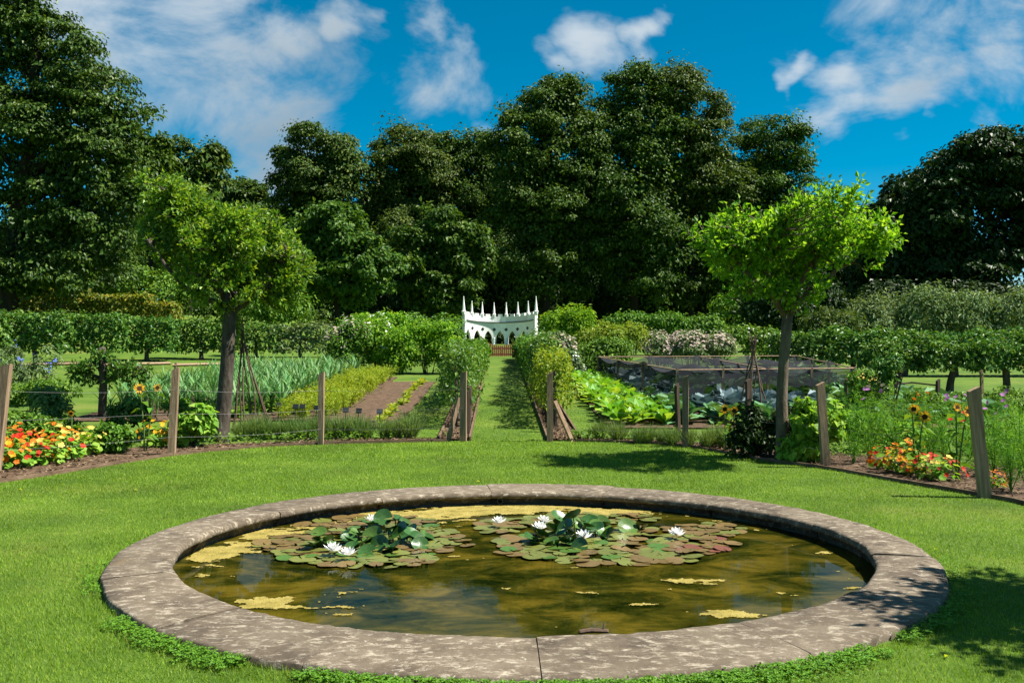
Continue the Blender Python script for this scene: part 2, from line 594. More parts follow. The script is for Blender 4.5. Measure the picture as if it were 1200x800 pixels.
L_mid = leaf_mat('mid_green_leaf', (0.032, 0.085, 0.010), (0.060, 0.135, 0.014), (0.105, 0.180, 0.022), 0.28, 0.5, vary=0.3, nscale=0.8)
L_lime = leaf_mat('lime_green_leaf', (0.040, 0.108, 0.009), (0.100, 0.205, 0.014), (0.205, 0.310, 0.038), 0.50, 0.45, vary=0.25, nscale=1.5)
L_yellow = leaf_mat('yellow_green_leaf', (0.075, 0.135, 0.012), (0.125, 0.180, 0.018), (0.190, 0.215, 0.035), 0.38, 0.5, vary=0.25)
L_carrot = leaf_mat('carrot_leaf', (0.11, 0.18, 0.012), (0.19, 0.25, 0.02), (0.28, 0.30, 0.04), 0.4, 0.5, vary=0.25)
L_gold = leaf_mat('golden_hedge_leaf', (0.045, 0.085, 0.012), (0.095, 0.115, 0.018), (0.22, 0.18, 0.028), 0.3, 0.5, vary=0.45, nscale=0.7)
L_apple = leaf_mat('apple_leaf', (0.028, 0.085, 0.010), (0.070, 0.160, 0.014), (0.185, 0.270, 0.035), 0.40, 0.42, vary=0.28, nscale=1.6, spec=0.22, gain=2.25)
L_apple_dark = leaf_mat('trained_apple_leaf', (0.022, 0.070, 0.012), (0.048, 0.115, 0.018), (0.105, 0.170, 0.034), 0.25, 0.42, vary=0.35, nscale=1.6, spec=0.22)
L_grey = leaf_mat('grey_green_leaf', (0.05, 0.085, 0.035), (0.095, 0.145, 0.06), (0.15, 0.20, 0.095), 0.25, 0.55, vary=0.25)
L_leek = leaf_mat('leek_leaf', (0.032, 0.095, 0.028), (0.060, 0.148, 0.050), (0.115, 0.200, 0.075), 0.25, 0.45, (1.2, 1.3, 0.7), vary=0.25)
L_chard = leaf_mat('chard_leaf', (0.055, 0.145, 0.014), (0.095, 0.215, 0.022), (0.185, 0.285, 0.04), 0.35, 0.4, vary=0.2, spec=0.25)
L_brass = leaf_mat(gain=2.4, name='brassica_leaf', a=(0.030, 0.085, 0.035), b=(0.055, 0.130, 0.055), c=(0.095, 0.175, 0.085), trans=0.18, rough=0.5, vary=0.25)
L_blue = leaf_mat(gain=2.1, name='blue_brassica_leaf', a=(0.055, 0.085, 0.105), b=(0.105, 0.150, 0.175), c=(0.17, 0.215, 0.245), trans=0.12, rough=0.5, tcol=(1.0, 1.1, 1.0), vary=0.25)
L_lav = leaf_mat('lavender_leaf', (0.055, 0.100, 0.030), (0.095, 0.155, 0.045), (0.15, 0.205, 0.085), 0.25, 0.6, vary=0.2)
L_feather = leaf_mat('feathery_leaf', (0.050, 0.130, 0.016), (0.085, 0.200, 0.022), (0.150, 0.270, 0.040), 0.4, 0.5, vary=0.25)
L_nast = leaf_mat('nasturtium_leaf', (0.075, 0.165, 0.018), (0.13, 0.24, 0.025), (0.22, 0.31, 0.05), 0.4, 0.5, vary=0.2)
F_orange = plain_mat('orange_petal', (0.80, 0.20, 0.008), 0.6, 0.2, 0.35)
F_amber = plain_mat('amber_petal', (0.85, 0.43, 0.015), 0.6, 0.2, 0.35)
F_yellow = plain_mat('pale_yellow_petal', (0.85, 0.66, 0.13), 0.6, 0.2, 0.35)
F_red = plain_mat('scarlet_petal', (0.62, 0.035, 0.010), 0.6, 0.2, 0.35)
F_white = plain_mat('white_petal', (0.80, 0.80, 0.78), 0.6, 0.2, 0.3)
F_pink = plain_mat('dusty_pink_flower', (0.52, 0.43, 0.35), 0.8, 0.1, 0.2)
F_mauve = plain_mat('mauve_flower', (0.42, 0.19, 0.42), 0.7, 0.1, 0.25)
F_bluefl = plain_mat('blue_flower', (0.12, 0.18, 0.60), 0.7, 0.1, 0.2)
M_disc = plain_mat('sunflower_disc', (0.06, 0.028, 0.012), 0.9, 0.1)
M_stamen = plain_mat('yellow_stamen', (0.75, 0.45, 0.03), 0.7)
M_stem = plain_mat('green_stem', (0.10, 0.17, 0.035), 0.6)
M_label = plain_mat('slate_and_hole_dark', (0.022, 0.028, 0.034), 0.4, 0.5)


def pad_mat(name, a, b):
    m = rough_mat(name, [(0.3, a), (0.6, b), (0.8, tuple(x * 1.2 for x in b))], 5, 5, 0.32, 0.12, 9, spec=0.5)
    return m


P_green = pad_mat('green_lily_pad', (0.055, 0.135, 0.018), (0.105, 0.20, 0.03))
P_olive = pad_mat('olive_lily_pad', (0.13, 0.155, 0.025), (0.21, 0.225, 0.05))
P_bronze = pad_mat('bronze_lily_pad', (0.15, 0.095, 0.030), (0.23, 0.155, 0.05))
P_red = pad_mat('red_lily_pad', (0.17, 0.050, 0.035), (0.26, 0.10, 0.055))
P_deep = pad_mat('deep_green_lily_pad', (0.022, 0.085, 0.014), (0.05, 0.135, 0.025))

# ================================================================ THE SETTING
PX0, PY0 = 0.085, 7.41        # pond centre
RO, RIX, RIY = 3.0, 2.585, 2.40
WZ = -0.08                    # water level


def build_ground():
    rr = np.concatenate([np.arange(2.9, 3.1, 0.1), np.arange(3.2, 12, 0.4), np.arange(12, 60, 0.8), np.arange(60, 130, 4), np.geomspace(130, 900, 14)])
    na = 288
    a = np.linspace(0, 2 * np.pi, na, endpoint=False)
    xx = PX0 + rr[:, None] * np.cos(a)
    yy = PY0 + rr[:, None] * np.sin(a)
    zz = h(xx, yy)
    n = len(rr)
    i = np.arange(n - 1)[:, None] * na
    j = np.arange(na)[None]
    k = (j + 1) % na
    Fc = np.stack([i + j, i + na + j, i + na + k, i + k], -1).reshape(-1, 4)
    o = obj('ground', MB().add(np.stack([xx, yy, zz], -1).reshape(-1, 3), Fc).mesh('ground', True), M_turf)
    tag(o, 'mown green lawn and garden ground running back to the woods', kind='structure')


build_ground()

# edge of the lawn, left to right (x ascending): inside it is lawn
EDGE = [(-9.5, 5.0), (-7.6, 8.2), (-6.6, 9.6), (-5.78, 10.85), (-5.30, 12.0), (-4.72, 13.4), (-3.84, 14.4), (-2.95, 14.85), (-1.9, 15.1), (-1.03, 15.25)]
EDGE_R = [(1.0, 15.25), (1.8, 15.1), (2.62, 14.55), (3.05, 13.6), (3.42, 12.75), (3.95, 11.95), (4.38, 10.9), (4.86, 9.82), (5.02, 9.3), (5.15, 7.6), (5.3, 5.0), (5.5, 3.0)]


def resample(pts, step=0.2):
    p = np.asarray(pts, float)
    t = np.arange(len(p))
    tt = np.linspace(0, len(p) - 1, (len(p) - 1) * 8 + 1)
    out = []
    for s in tt:
        i = min(int(s), len(p) - 2)
        f = s - i
        p0, p1, p2, p3 = p[max(i - 1, 0)], p[i], p[i + 1], p[min(i + 2, len(p) - 1)]
        out.append(0.5 * ((2 * p1) + (p2 - p0) * f + (2 * p0 - 5 * p1 + 4 * p2 - p3) * f * f + (3 * p1 - p0 - 3 * p2 + p3) * f ** 3))
    out = np.array(out)
    seg = np.concatenate([[0], np.cumsum(np.linalg.norm(np.diff(out, axis=0), axis=1))])
    s = np.arange(0, seg[-1], step)
    return np.stack([np.interp(s, seg, out[:, 0]), np.interp(s, seg, out[:, 1])], -1)


EL = resample(EDGE)
ER = resample(EDGE_R)


def axis_x(y):                       # centre line of the long grass walk
    return -0.055 - 0.0135 * (np.asarray(y) - 15.4)


def outward(c):
    t = np.gradient(c, axis=0)
    n = np.stack([-t[:, 1], t[:, 0]], -1)
    n /= np.linalg.norm(n, axis=1)[:, None]
    return n


NL, NR = outward(EL), outward(ER)


def in_lawn(x, y):
    yb = np.interp(x, np.concatenate([EL[:, 0], ER[:, 0]]), np.concatenate([EL[:, 1], ER[:, 1]]))
    return y < yb


def strip_sheet(name, c, nrm, w, dz, mat, n=6, jag=0.0):
    """a ground sheet that follows the terrain, from curve c outwards by w"""
    w = np.broadcast_to(w, (len(c),)) * (1 + jag * np.interp(np.arange(len(c)), np.arange(0, len(c) + 4, 3), rng.normal(size=len(np.arange(0, len(c) + 4, 3)))))
    s = np.linspace(0, 1, n)
    P = c[:, None] + nrm[:, None] * (w[:, None] * s)[..., None]
    zz = h(P[..., 0], P[..., 1]) + dz
    m, k = len(c), n
    i = np.arange(m - 1)[:, None] * k
    j = np.arange(k - 1)[None]
    Fc = np.stack([i + j, i + k + j, i + k + j + 1, i + j + 1], -1).reshape(-1, 4)
    o = obj(name, MB().add(np.concatenate([P, zz[..., None]], -1).reshape(-1, 3), Fc).mesh(name, True), mat)
    return tag(o, kind='structure')


wl = np.interp(EL[:, 0], [-9.5, -5.8, -4.5, -3.6, -1.0], [2.2, 2.4, 1.3, 0.55, 0.42])
strip_sheet('flower_bed', EL, NL, wl, 0.018, M_soil, 7, 0.06)
wr = np.interp(ER[:, 0], [1.0, 2.6, 3.2, 5.0], [0.40, 0.55, 1.6, 2.6])
strip_sheet('flower_bed', ER, NR, wr, 0.018, M_soil, 7, 0.06)


def quad_sheet(name, x0, x1, y0, y1, dz, mat, skew=0.0135):
    ny = max(2, int((y1 - y0) / 0.5))
    ys = np.linspace(y0, y1, ny)
    V, Fc = [], []
    for i, y in enumerate(ys):
        for t in np.linspace(0, 1, 5):
            x = x0 + (x1 - x0) * t - skew * (y - 15.4) + rng.normal() * 0.02
            V.append((x, y, hz(x, y) + dz + rng.uniform(0, 0.01)))
    for i in range(ny - 1):
        for j in range(4):
            a = i * 5 + j
            Fc.append((a, a + 1, a + 6, a + 5))
    o = obj(name, MB().add(V, Fc).mesh(name, True), mat)
    return tag(o, kind='structure')


quad_sheet('vegetable_bed', -3.3, -2.02, 17.0, 27.5, 0.02, M_soil)      # bare soil beside the carrots
quad_sheet('vegetable_bed', -8.4, -3.3, 18.0, 29.5, 0.02, M_soil)
quad_sheet('vegetable_bed', 1.75, 2.95, 16.9, 27.5, 0.02, M_soil)
quad_sheet('vegetable_bed', 2.95, 9.8, 16.9, 30.0, 0.02, M_soil)
quad_sheet('hedge_bed', -1.18, -0.68, 15.45, 41.0, 0.022, M_soil)
quad_sheet('hedge_bed', 0.57, 1.10, 15.45, 41.0, 0.022, M_soil)


def fbm(x, y, seed, octs=5, base=1.0):
    g = np.random.default_rng(seed)
    out = np.zeros_like(x)
    amp, fr = 1.0, base
    for _ in range(octs):
        tab = g.random((64, 64))
        X_, Y_ = x * fr + g.random() * 50, y * fr + g.random() * 50
        xi, yi = np.floor(X_).astype(int), np.floor(Y_).astype(int)
        fx, fy = X_ - xi, Y_ - yi
        fx, fy = fx * fx * (3 - 2 * fx), fy * fy * (3 - 2 * fy)
        t = lambda i, j: tab[(xi + i) % 64, (yi + j) % 64]
        out += amp * ((t(0, 0) * (1 - fx) + t(1, 0) * fx) * (1 - fy) + (t(0, 1) * (1 - fx) + t(1, 1) * fx) * fy - 0.5)
        amp *= 0.55
        fr *= 2.1
    return out


# ---------------------------------------------------------------- pond
def build_pond():
    root = thing('pond_coping', 'round rim of weathered lichen-mottled stone slabs around the lily pond', 'stone rim', (PX0, PY0, 0))
    # cross-section as (t, z): t = 0 at the inner opening, 1 at the outer edge
    prof = [(0.14, -0.10), (0.12, -0.012), (0.0, -0.006), (-0.03, 0.002), (-0.038, 0.022), (-0.025, 0.045), (0.01, 0.056), (0.06, 0.060), (0.45, 0.060), (0.80, 0.056), (0.97, 0.050), (1.0, 0.040), (1.0, -0.12)]
    joints = [R(x) for x in (-89.0, -62, -36, -10, 16, 44, 70, 97, 124, 150, 176, 203, 228, 248.5, 271)]
    for q in range(len(joints) - 1):
        a0, a1 = joints[q] + 0.0009, joints[q + 1] - 0.0009
        n = 22
        aa = np.linspace(a0, a1, n)
        dz = rng.normal() * 0.003
        tilt = rng.normal() * 0.004
        V = []
        for ia, a in enumerate(aa):
            ri = 1 / math.sqrt((math.cos(a) / RIX) ** 2 + (math.sin(a) / RIY) ** 2)
            end = min(ia, n - 1 - ia)
            for (t, z) in prof:
                r = ri + (RO - ri) * t
                wob = 0.006 * math.sin(a * 23 + t * 5 + q) + rng.normal() * 0.0025
                chip = -0.002 if end == 0 and z > 0.03 else 0.0
                V.append(((r + wob) * math.cos(a), (r + wob) * math.sin(a), z + dz + tilt * (t - 0.5) + rng.normal() * 0.0015 + chip))
        k = len(prof)
        Fc = [(i * k + j, i * k + (j + 1) % k, (i + 1) * k + (j + 1) % k, (i + 1) * k + j) for i in range(n - 1) for j in range(k)]
        mb = MB().add(V, Fc)
        cap = [(0, j, j + 1) for j in range(1, k - 1)]
        mb.add(V[:k], [c[::-1] for c in cap])
        mb.add(V[-k:], cap)
        me = mb.mesh('coping_stone')
        for p in me.polygons:
            p.use_smooth = p.loop_total == 4
        obj('coping_stone', me, M_stone, root)
    # basin wall and floor
    na = 160
    a = np.linspace(0, 2 * np.pi, na, endpoint=False)

    def ring(off, z):
        ri = 1 / np.sqrt((np.cos(a) / (RIX + off)) ** 2 + (np.sin(a) / (RIY + off)) ** 2)
        return np.stack([ri * np.cos(a), ri * np.sin(a), np.full(na, z)], -1)
    rings = [ring(0.075, 0.02), ring(0.075, -0.060), ring(0.06, -0.068), ring(0.06, -0.52)]
    V = np.concatenate(rings)
    Fc = []
    for q in range(3):
        for j in range(na):
            Fc.append((q * na + j, q * na + (j + 1) % na, (q + 1) * na + (j + 1) % na, (q + 1) * na + j))
    o = obj('pond_wall', MB().add(V, Fc).mesh('pond_wall', True), M_basin, None, (PX0, PY0, 0))
    tag(o, kind='structure')
    # uneven floor
    nr = 40
    V, Fc = [], []
    rs = np.linspace(0, 1.03, nr)
    for r in rs:
        for b in a:
            x, y = r * RIX * math.cos(b), r * RIY * math.sin(b)
            z = -0.45
            V.append((x, y, z))
    for i in range(nr - 1):
        for j in range(na):
            Fc.append((i * na + j, i * na + (j + 1) % na, (i + 1) * na + (j + 1) % na, (i + 1) * na + j))
    V = np.array(V)
    V[:, 2] += 0.16 * fbm(V[:, 0], V[:, 1], 9, 5, 1.1)
    o = obj('pond_floor', MB().add(V, Fc).mesh('pond_floor', True), M_floor, None, (PX0, PY0, 0))
    tag(o, kind='structure')
    w = ring(0.07, 0.0)
    o = obj('water', MB().add(np.concatenate([w, [[0, 0, 0]]]), [(j, (j + 1) % na, na) for j in range(na)]).mesh('water', True), M_water, None, (PX0, PY0, WZ))
    tag(o, kind='structure')


build_pond()


def watpt(u, v, dz=0.0):
    d = F * (HC - (WZ + dz)) / (v - 400)
    return X(u, d), d, WZ + dz


def build_algae():
    """mats of yellow blanket weed on the water, as thin lumpy sheets"""
    s = 0.012
    xs = np.arange(-2.7, 2.7, s)
    ys = np.arange(-2.5, 2.5, s)
    gx, gy = np.meshgrid(xs, ys, indexing='ij')
    r = np.sqrt((gx / (RIX + 0.03)) ** 2 + (gy / (RIY + 0.03)) ** 2)
    nz = 0.62 * fbm(gx * 0.8, gy * 1.7, 5, 6, 2.6) + 0.42 * fbm(gx * 0.9, gy * 1.6, 6, 4, 11.0)
    f = -0.56 + 0 * gx
    ang = np.degrees(np.arctan2(gy / RIY, gx / RIX))
    back = 1.15 * np.exp(-((r - 0.88) / 0.13) ** 2) * np.exp(-(np.clip(np.abs(ang - 100) - 25, 0, 200) / 22) ** 2)
    back += 1.0 * np.exp(-((r - 0.93) / 0.09) ** 2) * np.exp(-((np.where(ang < 0, ang + 360, ang) - 168) / 26) ** 2)
    f = f + 0.95 * np.clip(back, 0, 1.1)

    def blob(u, v, rx, ry, a):
        x, y, _ = watpt(u, v)
        return a * np.exp(-(((gx + PX0 - x) / rx) ** 2 + ((gy + PY0 - y) / ry) ** 2))
    for b in ((310, 707, 0.17, 0.13, 1.0), (400, 720, 0.16, 0.05, 0.75), (365, 712, 0.25, 0.05, 0.6), (808, 681, 0.24, 0.09, 1.0), (752, 709, 0.20, 0.11, 1.0), (850, 718, 0.14, 0.07, 0.9), (970, 648, 0.20, 0.11, 0.95),
              (850, 610, 0.25, 0.09, 0.85), (760, 592, 0.3, 0.12, 0.8), (245, 650, 0.16, 0.25, 0.75), (920, 612, 0.2, 0.08, 0.7), (985, 670, 0.1, 0.07, 0.7), (600, 640, 0.1, 0.05, 0.5), (670, 665, 0.12, 0.05, 0.75)):
        f = f + blob(*b)
    keep = (f + 1.35 * nz > 0.0) & (r < 1.0)
    idx = -np.ones(gx.shape, int)
    cell = keep[:-1, :-1] & keep[1:, :-1] & keep[1:, 1:] & keep[:-1, 1:]
    use = np.zeros_like(keep)
    for a_ in (0, 1):
        for b_ in (0, 1):
            use[a_:use.shape[0] - 1 + a_, b_:use.shape[1] - 1 + b_] |= cell
    idx[use] = np.arange(use.sum())
    jit = rng.normal(size=(use.sum(), 2)) * s * 0.22
    zz = 0.003 + 0.004 * rng.random(use.sum())
    V = np.stack([gx[use] + jit[:, 0], gy[use] + jit[:, 1], zz], -1)
    ii, jj = np.nonzero(cell)
    Fc = np.stack([idx[ii, jj], idx[ii + 1, jj], idx[ii + 1, jj + 1], idx[ii, jj + 1]], -1)
    o = obj('algae', MB().add(V, Fc).mesh('algae', True), M_algae, None, (PX0, PY0, WZ))
    tag(o, 'yellow mats of algae floating on the pond water', 'algae', kind='stuff')


build_algae()


# ---------------------------------------------------------------- water lilies
def pad_mesh(name, mat, cup, seed, fold=0.0):
    g = np.random.default_rng(seed)
    n = 22
    a0 = 0.14
    aa = np.linspace(a0, 2 * np.pi - a0, n)
    V = [(0, 0, 0)]
    for ring_r in (0.55, 1.0):
        for a in aa:
            r = ring_r * (1 + 0.025 * math.sin(3 * a + seed))
            x, y = r * math.cos(a), r * math.sin(a)
            z = cup * ring_r ** 2 + 0.02 * ring_r * math.sin(4 * a + seed) + fold * abs(y) * 0.9
            V.append((x, y, z))
    Fc3 = [(0, 1 + i, 2 + i) for i in range(n - 1)]
    Fc4 = [(1 + i, 1 + n + i, 2 + n + i, 2 + i) for i in range(n - 1)]
    mb = MB().add(V, Fc3)
    mb.F4.append(np.array(Fc4))
    me = mb.mesh(name, True)
    me.materials.append(mat)
    return me


PADS = {k: [pad_mesh('lily_pad', m, 0.02, s) for s in (1, 2)] for k, m in (('g', P_green), ('o', P_olive), ('b', P_bronze), ('r', P_red), ('d', P_deep))}
UP = [pad_mesh('lily_leaf', P_green, 0.14, 3, 0.25), pad_mesh('lily_leaf', P_deep, 0.12, 4, 0.3), pad_mesh('lily_leaf', P_deep, 0.2, 5, 0.12)]


def lily_flower_mesh():
    mb = MB()
    for ringi, (n, L, el, w) in enumerate(((9, 1.0, 22, 0.34), (8, 0.9, 48, 0.32), (6, 0.72, 70, 0.28))):
        for q in range(n):
            a = 2 * math.pi * (q + 0.5 * ringi) / n
            d = np.array([math.cos(a) * math.cos(R(el)), math.sin(a) * math.cos(R(el)), math.sin(R(el))])
            s = np.array([-math.sin(a), math.cos(a), 0])
            up = np.cross(d, s) * -1
            pts = []
            for t, ww, lift in ((0.05, 0.25, 0), (0.4, 1.0, -0.05), (0.75, 0.8, 0.0), (1.0, 0.0, 0.1)):
                c = d * L * t + np.array([0, 0, lift * L])
                pts += [c + s * w / 2 * ww - up * 0.06 * ww, c - s * w / 2 * ww - up * 0.06 * ww]
            b = [(0, 1, 3, 2), (2, 3, 5, 4), (4, 5, 7, 6)]
            mb.add(pts, b)
    me = mb.mesh('lily_flower', True)
    me.materials.append(F_white)
    return me


LILY_FLOWER = lily_flower_mesh()
_st = MB()
_pp = rdir(40) * np.array([0.16, 0.16, 0.1])
_st.blades(_pp + [0, 0, 0.1], rdir(40) * 0.06 + [0, 0, 0.24], 0.05, rdir(40))
STAMEN = _st.mesh('stamens')
STAMEN.materials.append(M_stamen)


def build_lily(label, cu, cv, shape, ups, flowers, seed, n_pads):
    g = np.random.default_rng(seed)
    cx, cy, _ = watpt(cu, cv)
    root = thing('water_lily', label, 'water lily', (cx, cy, WZ))
    placed = []
    tries = 0
    while len(placed) < n_pads and tries < 14000:
        tries += 1
        e = shape[g.integers(len(shape))]
        u0, v0, ru, rv, kinds = e
        a, rr = g.random() * 6.283, math.sqrt(g.random())
        x, y, _ = watpt(u0 + ru * rr * math.cos(a), v0 + rv * rr * math.sin(a))
        s = g.uniform(0.055, 0.105)
        if any((x - q[0]) ** 2 + (y - q[1]) ** 2 < (0.66 * (s + q[2])) ** 2 for q in placed):
            continue
        if ((x - PX0) / (RIX - 0.1)) ** 2 + ((y - PY0) / (RIY - 0.1)) ** 2 > 1:
            continue
        placed.append((x, y, s))
        k = kinds[g.integers(len(kinds))]
        obj('lily_pad', PADS[k][g.integers(2)], None, root, (x - cx, y - cy, 0.008 + 0.012 * g.random()), (g.normal() * 0.05, g.normal() * 0.05, g.random() * 6.28), s)
    ups = list(ups) + [(u + g.normal() * 9, v + g.normal() * 3, s * 0.85, hgt * g.uniform(0.5, 0.95)) for (u, v, s, hgt) in ups]
    for (u, v, s, hgt) in ups:
        x, y, _ = watpt(u, v)
        me = UP[g.integers(3)]
        tilt = g.uniform(0.35, 1.0)
        rz = g.random() * 6.28
        obj('raised_leaf', me, None, root, (x - cx, y - cy, hgt), (tilt * math.cos(rz), tilt * math.sin(rz) * 0.8, rz), s)
        mb = MB().tube([(x - cx, y - cy, -0.25), (x - cx + 0.02, y - cy, hgt * 0.5 - 0.1), (x - cx, y - cy, hgt)], 0.007, 5)
        obj('leaf_stalk', mb, M_stem, root)
    for (u, v) in flowers:
        x, y, _ = watpt(u, v, 0.05)
        fl = obj('lily_flower', LILY_FLOWER, None, root, (x - cx, y - cy, 0.05), (g.normal() * 0.15, g.normal() * 0.15, g.random() * 6), g.uniform(0.082, 0.098))
        obj('stamens', STAMEN, None, fl)


_g2 = np.random.default_rng(3)
ups_l = [(u, v, s * 0.70, hh * 0.72) for (u, v, s, hh) in [(420, 634, .12, .07), (437, 640, .13, .11), (455, 638, .13, .16), (468, 640, .14, .15), (480, 635, .13, .10), (432, 627, .12, .13), (449, 625, .12, .18), (410, 640, .12, .05), (470, 625, .12, .14),
         (445, 645, .12, .06), (488, 640, .12, .06), (402, 632, .12, .04), (365, 645, .13, .05), (378, 640, .13, .06), (425, 645, .11, .07), (500, 634, .12, .04), (460, 648, .12, .05)]]
build_lily('wide patch of green and bronze lily pads with two white flowers at its front', 435, 636,
           [(430, 640, 95, 22, 'oogb'), (400, 648, 80, 12, 'oog'), (480, 632, 60, 16, 'goob'), (350, 640, 50, 12, 'obb'), (420, 612, 90, 7, 'obb'), (500, 638, 50, 9, 'bbo'), (440, 658, 70, 8, 'obob')],
           ups_l, [(390, 646), (408, 651), (436, 612)], 11, 175)
ups_r = [(u, v, s * 0.70, hh * 0.72) for (u, v, s, hh) in [(650, 630, .12, .10), (663, 634, .13, .15), (672, 625, .13, .20), (685, 632, .13, .16), (697, 630, .13, .10), (640, 634, .12, .06), (655, 622, .12, .16), (690, 622, .12, .12), (705, 622, .12, .08),
         (668, 640, .12, .07), (630, 630, .12, .05), (712, 633, .12, .05), (680, 640, .12, .05), (735, 624, .13, .05), (645, 640, .11, .04), (622, 636, .12, .03)]]
build_lily('lily patch with reddening pads and a raised heart of leaves among white flowers', 700, 634,
           [(690, 640, 95, 20, 'ogoo'), (640, 640, 55, 16, 'ogoo'), (760, 635, 70, 18, 'oobb'), (740, 655, 80, 9, 'obob'), (825, 640, 35, 9, 'rbb'), (830, 622, 40, 8, 'bbo'), (603, 640, 20, 12, 'bob'), (620, 612, 50, 5, 'obo'), (700, 608, 70, 5, 'ob'), (585, 618, 25, 8, 'obo')],
           ups_r, [(585, 613), (637, 612), (633, 620), (684, 631), (668, 612), (793, 627)], 12, 215)

# twig and overflow pipe
tx, ty, tz = watpt(697, 741)
_mb = MB().tube([(-0.09, 0, 0.0), (-0.02, 0.01, 0.006), (0.08, 0, 0.002)], [0.014, 0.016, 0.012], 7)
_mb.tube([(0.05, 0, 0.005), (0.055, 0.01, 0.05)], [0.006, 0.003], 5)
tag(obj('floating_stick', _mb, M_cane, None, (tx, ty, tz + 0.005), (0, 0, 0.06)), 'short brown stick floating by the near edge of the pond', 'stick')
_mb = MB()
_a = np.linspace(0, 2 * np.pi, 14, endpoint=False)
for (r0, y0, r1, y1) in ((0.024, -0.03, 0.032, -0.03), (0.032, -0.03, 0.032, 0.1), (0.024, 0.1, 0.024, -0.03)):
    V = [(r0 * math.cos(t), y0, r0 * math.sin(t)) for t in _a] + [(r1 * math.cos(t), y1, r1 * math.sin(t)) for t in _a]
    _mb.add(V, [(j, (j + 1) % 14, 14 + (j + 1) % 14, 14 + j) for j in range(14)])
_mb.add([(0.024 * math.cos(t), 0.09, 0.024 * math.sin(t)) for t in _a] + [(0, 0.09, 0)], [(j, (j + 1) % 14, 14) for j in range(14)])
tag(obj('overflow_pipe', _mb, M_label, None, (X(586, 9.83), PY0 + RIY + 0.03, -0.035)), 'small dark overflow pipe in the far pond wall', 'pipe')


# ---------------------------------------------------------------- grass
def build_grass():
    def cand(n, y0, y1):
        y = rng.uniform(y0, y1, n)
        x = rng.uniform(-1, 1, n) * (0.56 * y + 1.2)
        return x, y
    parts = []
    for (y0, y1, dens, L, W) in ((3.6, 6.5, 10500, 0.025, 0.0036), (6.5, 9.5, 7000, 0.025, 0.0046), (9.5, 12.5, 4600, 0.026, 0.0062), (12.5, 15.6, 3000, 0.027, 0.0085)):
        area = (y1 - y0) * 2 * (0.56 * (y0 + y1) / 2 + 1.2)
        x, y = cand(int(area * dens), y0, y1)
        rr = np.hypot(x - PX0, y - PY0)
        k = in_lawn(x, y) & (rr > RO + 0.005 + rng.random(len(x)) * 0.02)
        x, y = x[k], y[k]
        rr = rr[k]
        patch = fbm(x, y, 21, 4, 0.7)
        s = (0.75 + 0.6 * rng.random(len(x))) * (1 + 0.35 * patch)
        near = np.clip((RO + 0.22 - rr) / 0.2, 0, 1)
        s = s * (1 + 0.55 * near)
        parts.append((x, y, L * s, W * (0.8 + 0.4 * rng.random(len(x)))))
    # the long walk and the grass wedges beside it
    x, y = rng.uniform(-3.2, 3.0, 40000), 15.2 + 8 * rng.random(40000) ** 1.5
    ax = axis_x(y)
    k = (np.abs(x - ax) < 0.60) | ((x - ax < -1.2) & (x - ax > -1.95)) | ((x - ax > 1.15) & (x - ax < 1.75))
    x, y = x[k], y[k]
    parts.append((x, y, 0.030 * (0.7 + 0.6 * rng.random(len(x))), np.full(len(x), 0.010)))
    x = np.concatenate([p[0] for p in parts])
    y = np.concatenate([p[1] for p in parts])
    L = np.concatenate([p[2] for p in parts])
    W = np.concatenate([p[3] for p in parts])
    n = len(x)
    a = rng.random(n) * 6.283
    lean = 0.35 + 0.75 * rng.random(n)
    lean_dir = a + rng.normal(size=n) * 0.4
    D = np.stack([np.cos(lean_dir) * lean, np.sin(lean_dir) * lean, np.ones(n)], -1)
    D = unit(D) * L[:, None]
    P = np.stack([x, y, h(x, y) - 0.003], -1)
    side = np.stack([np.cos(a + 1.57), np.sin(a + 1.57), np.zeros(n)], -1)
    o = obj('grass', MB().blades(P, D, W, side), M_blade)
    tag(o, 'short mown grass of the lawn around the pond', 'grass', kind='stuff')
    # clover and daisy leaves in the rough fringe at the near edge of the stone
    n = 9000
    a = R(270) + rng.normal(size=n) * R(32)
    rr = RO + 0.01 + np.abs(rng.normal(size=n)) * 0.10
    x, y = PX0 + rr * np.cos(a), PY0 + rr * np.sin(a)
    k = (fbm(x, y, 31, 4, 2.0) + 0.25 - 0.6 * np.clip((rr - RO - 0.1) / 0.3, 0, 1) > 0) & (y > 3.5)
    x, y = x[k], y[k]
    n = len(x)
    P = np.stack([x, y, 0.012 + 0.035 * rng.random(n)], -1)
    mb = MB()
    t = rdir(n) * [1, 1, 0.3]
    for q in range(3):
        ca, sa = math.cos(q * 2.09), math.sin(q * 2.09)
        tq = np.stack([t[:, 0] * ca - t[:, 1] * sa, t[:, 0] * sa + t[:, 1] * ca, t[:, 2] + 0.15], -1)
        mb.leaves(P, tq, rng.normal(size=(n, 3)) * 0.3 + [0, 0, 1], 0.012 + 0.007 * rng.random(n), 0.011, 0.1, 0.1, 0.62)
    o = obj('clover', mb, M_clover)
    tag(o, 'fringe of clover and small weeds along the near stone rim', 'clover', kind='stuff')


build_grass()


def build_fallen():
    n = 170
    x = rng.uniform(-6, 6, n)
    y = rng.uniform(4, 15, n)
    k = in_lawn(x, y) & (np.hypot(x - PX0, y - PY0) > RO + 0.1)
    x, y = x[k], y[k]
    P = np.stack([x, y, np.full(len(x), 0.024)], -1)
    o = obj('fallen_leaves', MB().leaves(P, rdir(len(x)) * [1, 1, 0.2], rdir(len(x)) * 0.4 + [0, 0, 1], rng.uniform(0.02, 0.05, len(x)), rng.uniform(0.012, 0.028, len(x)), 0.2, 0.3), L_carrot)
    tag(o, 'few small yellowed leaves lying on the lawn', 'fallen leaves', kind='stuff')


build_fallen()


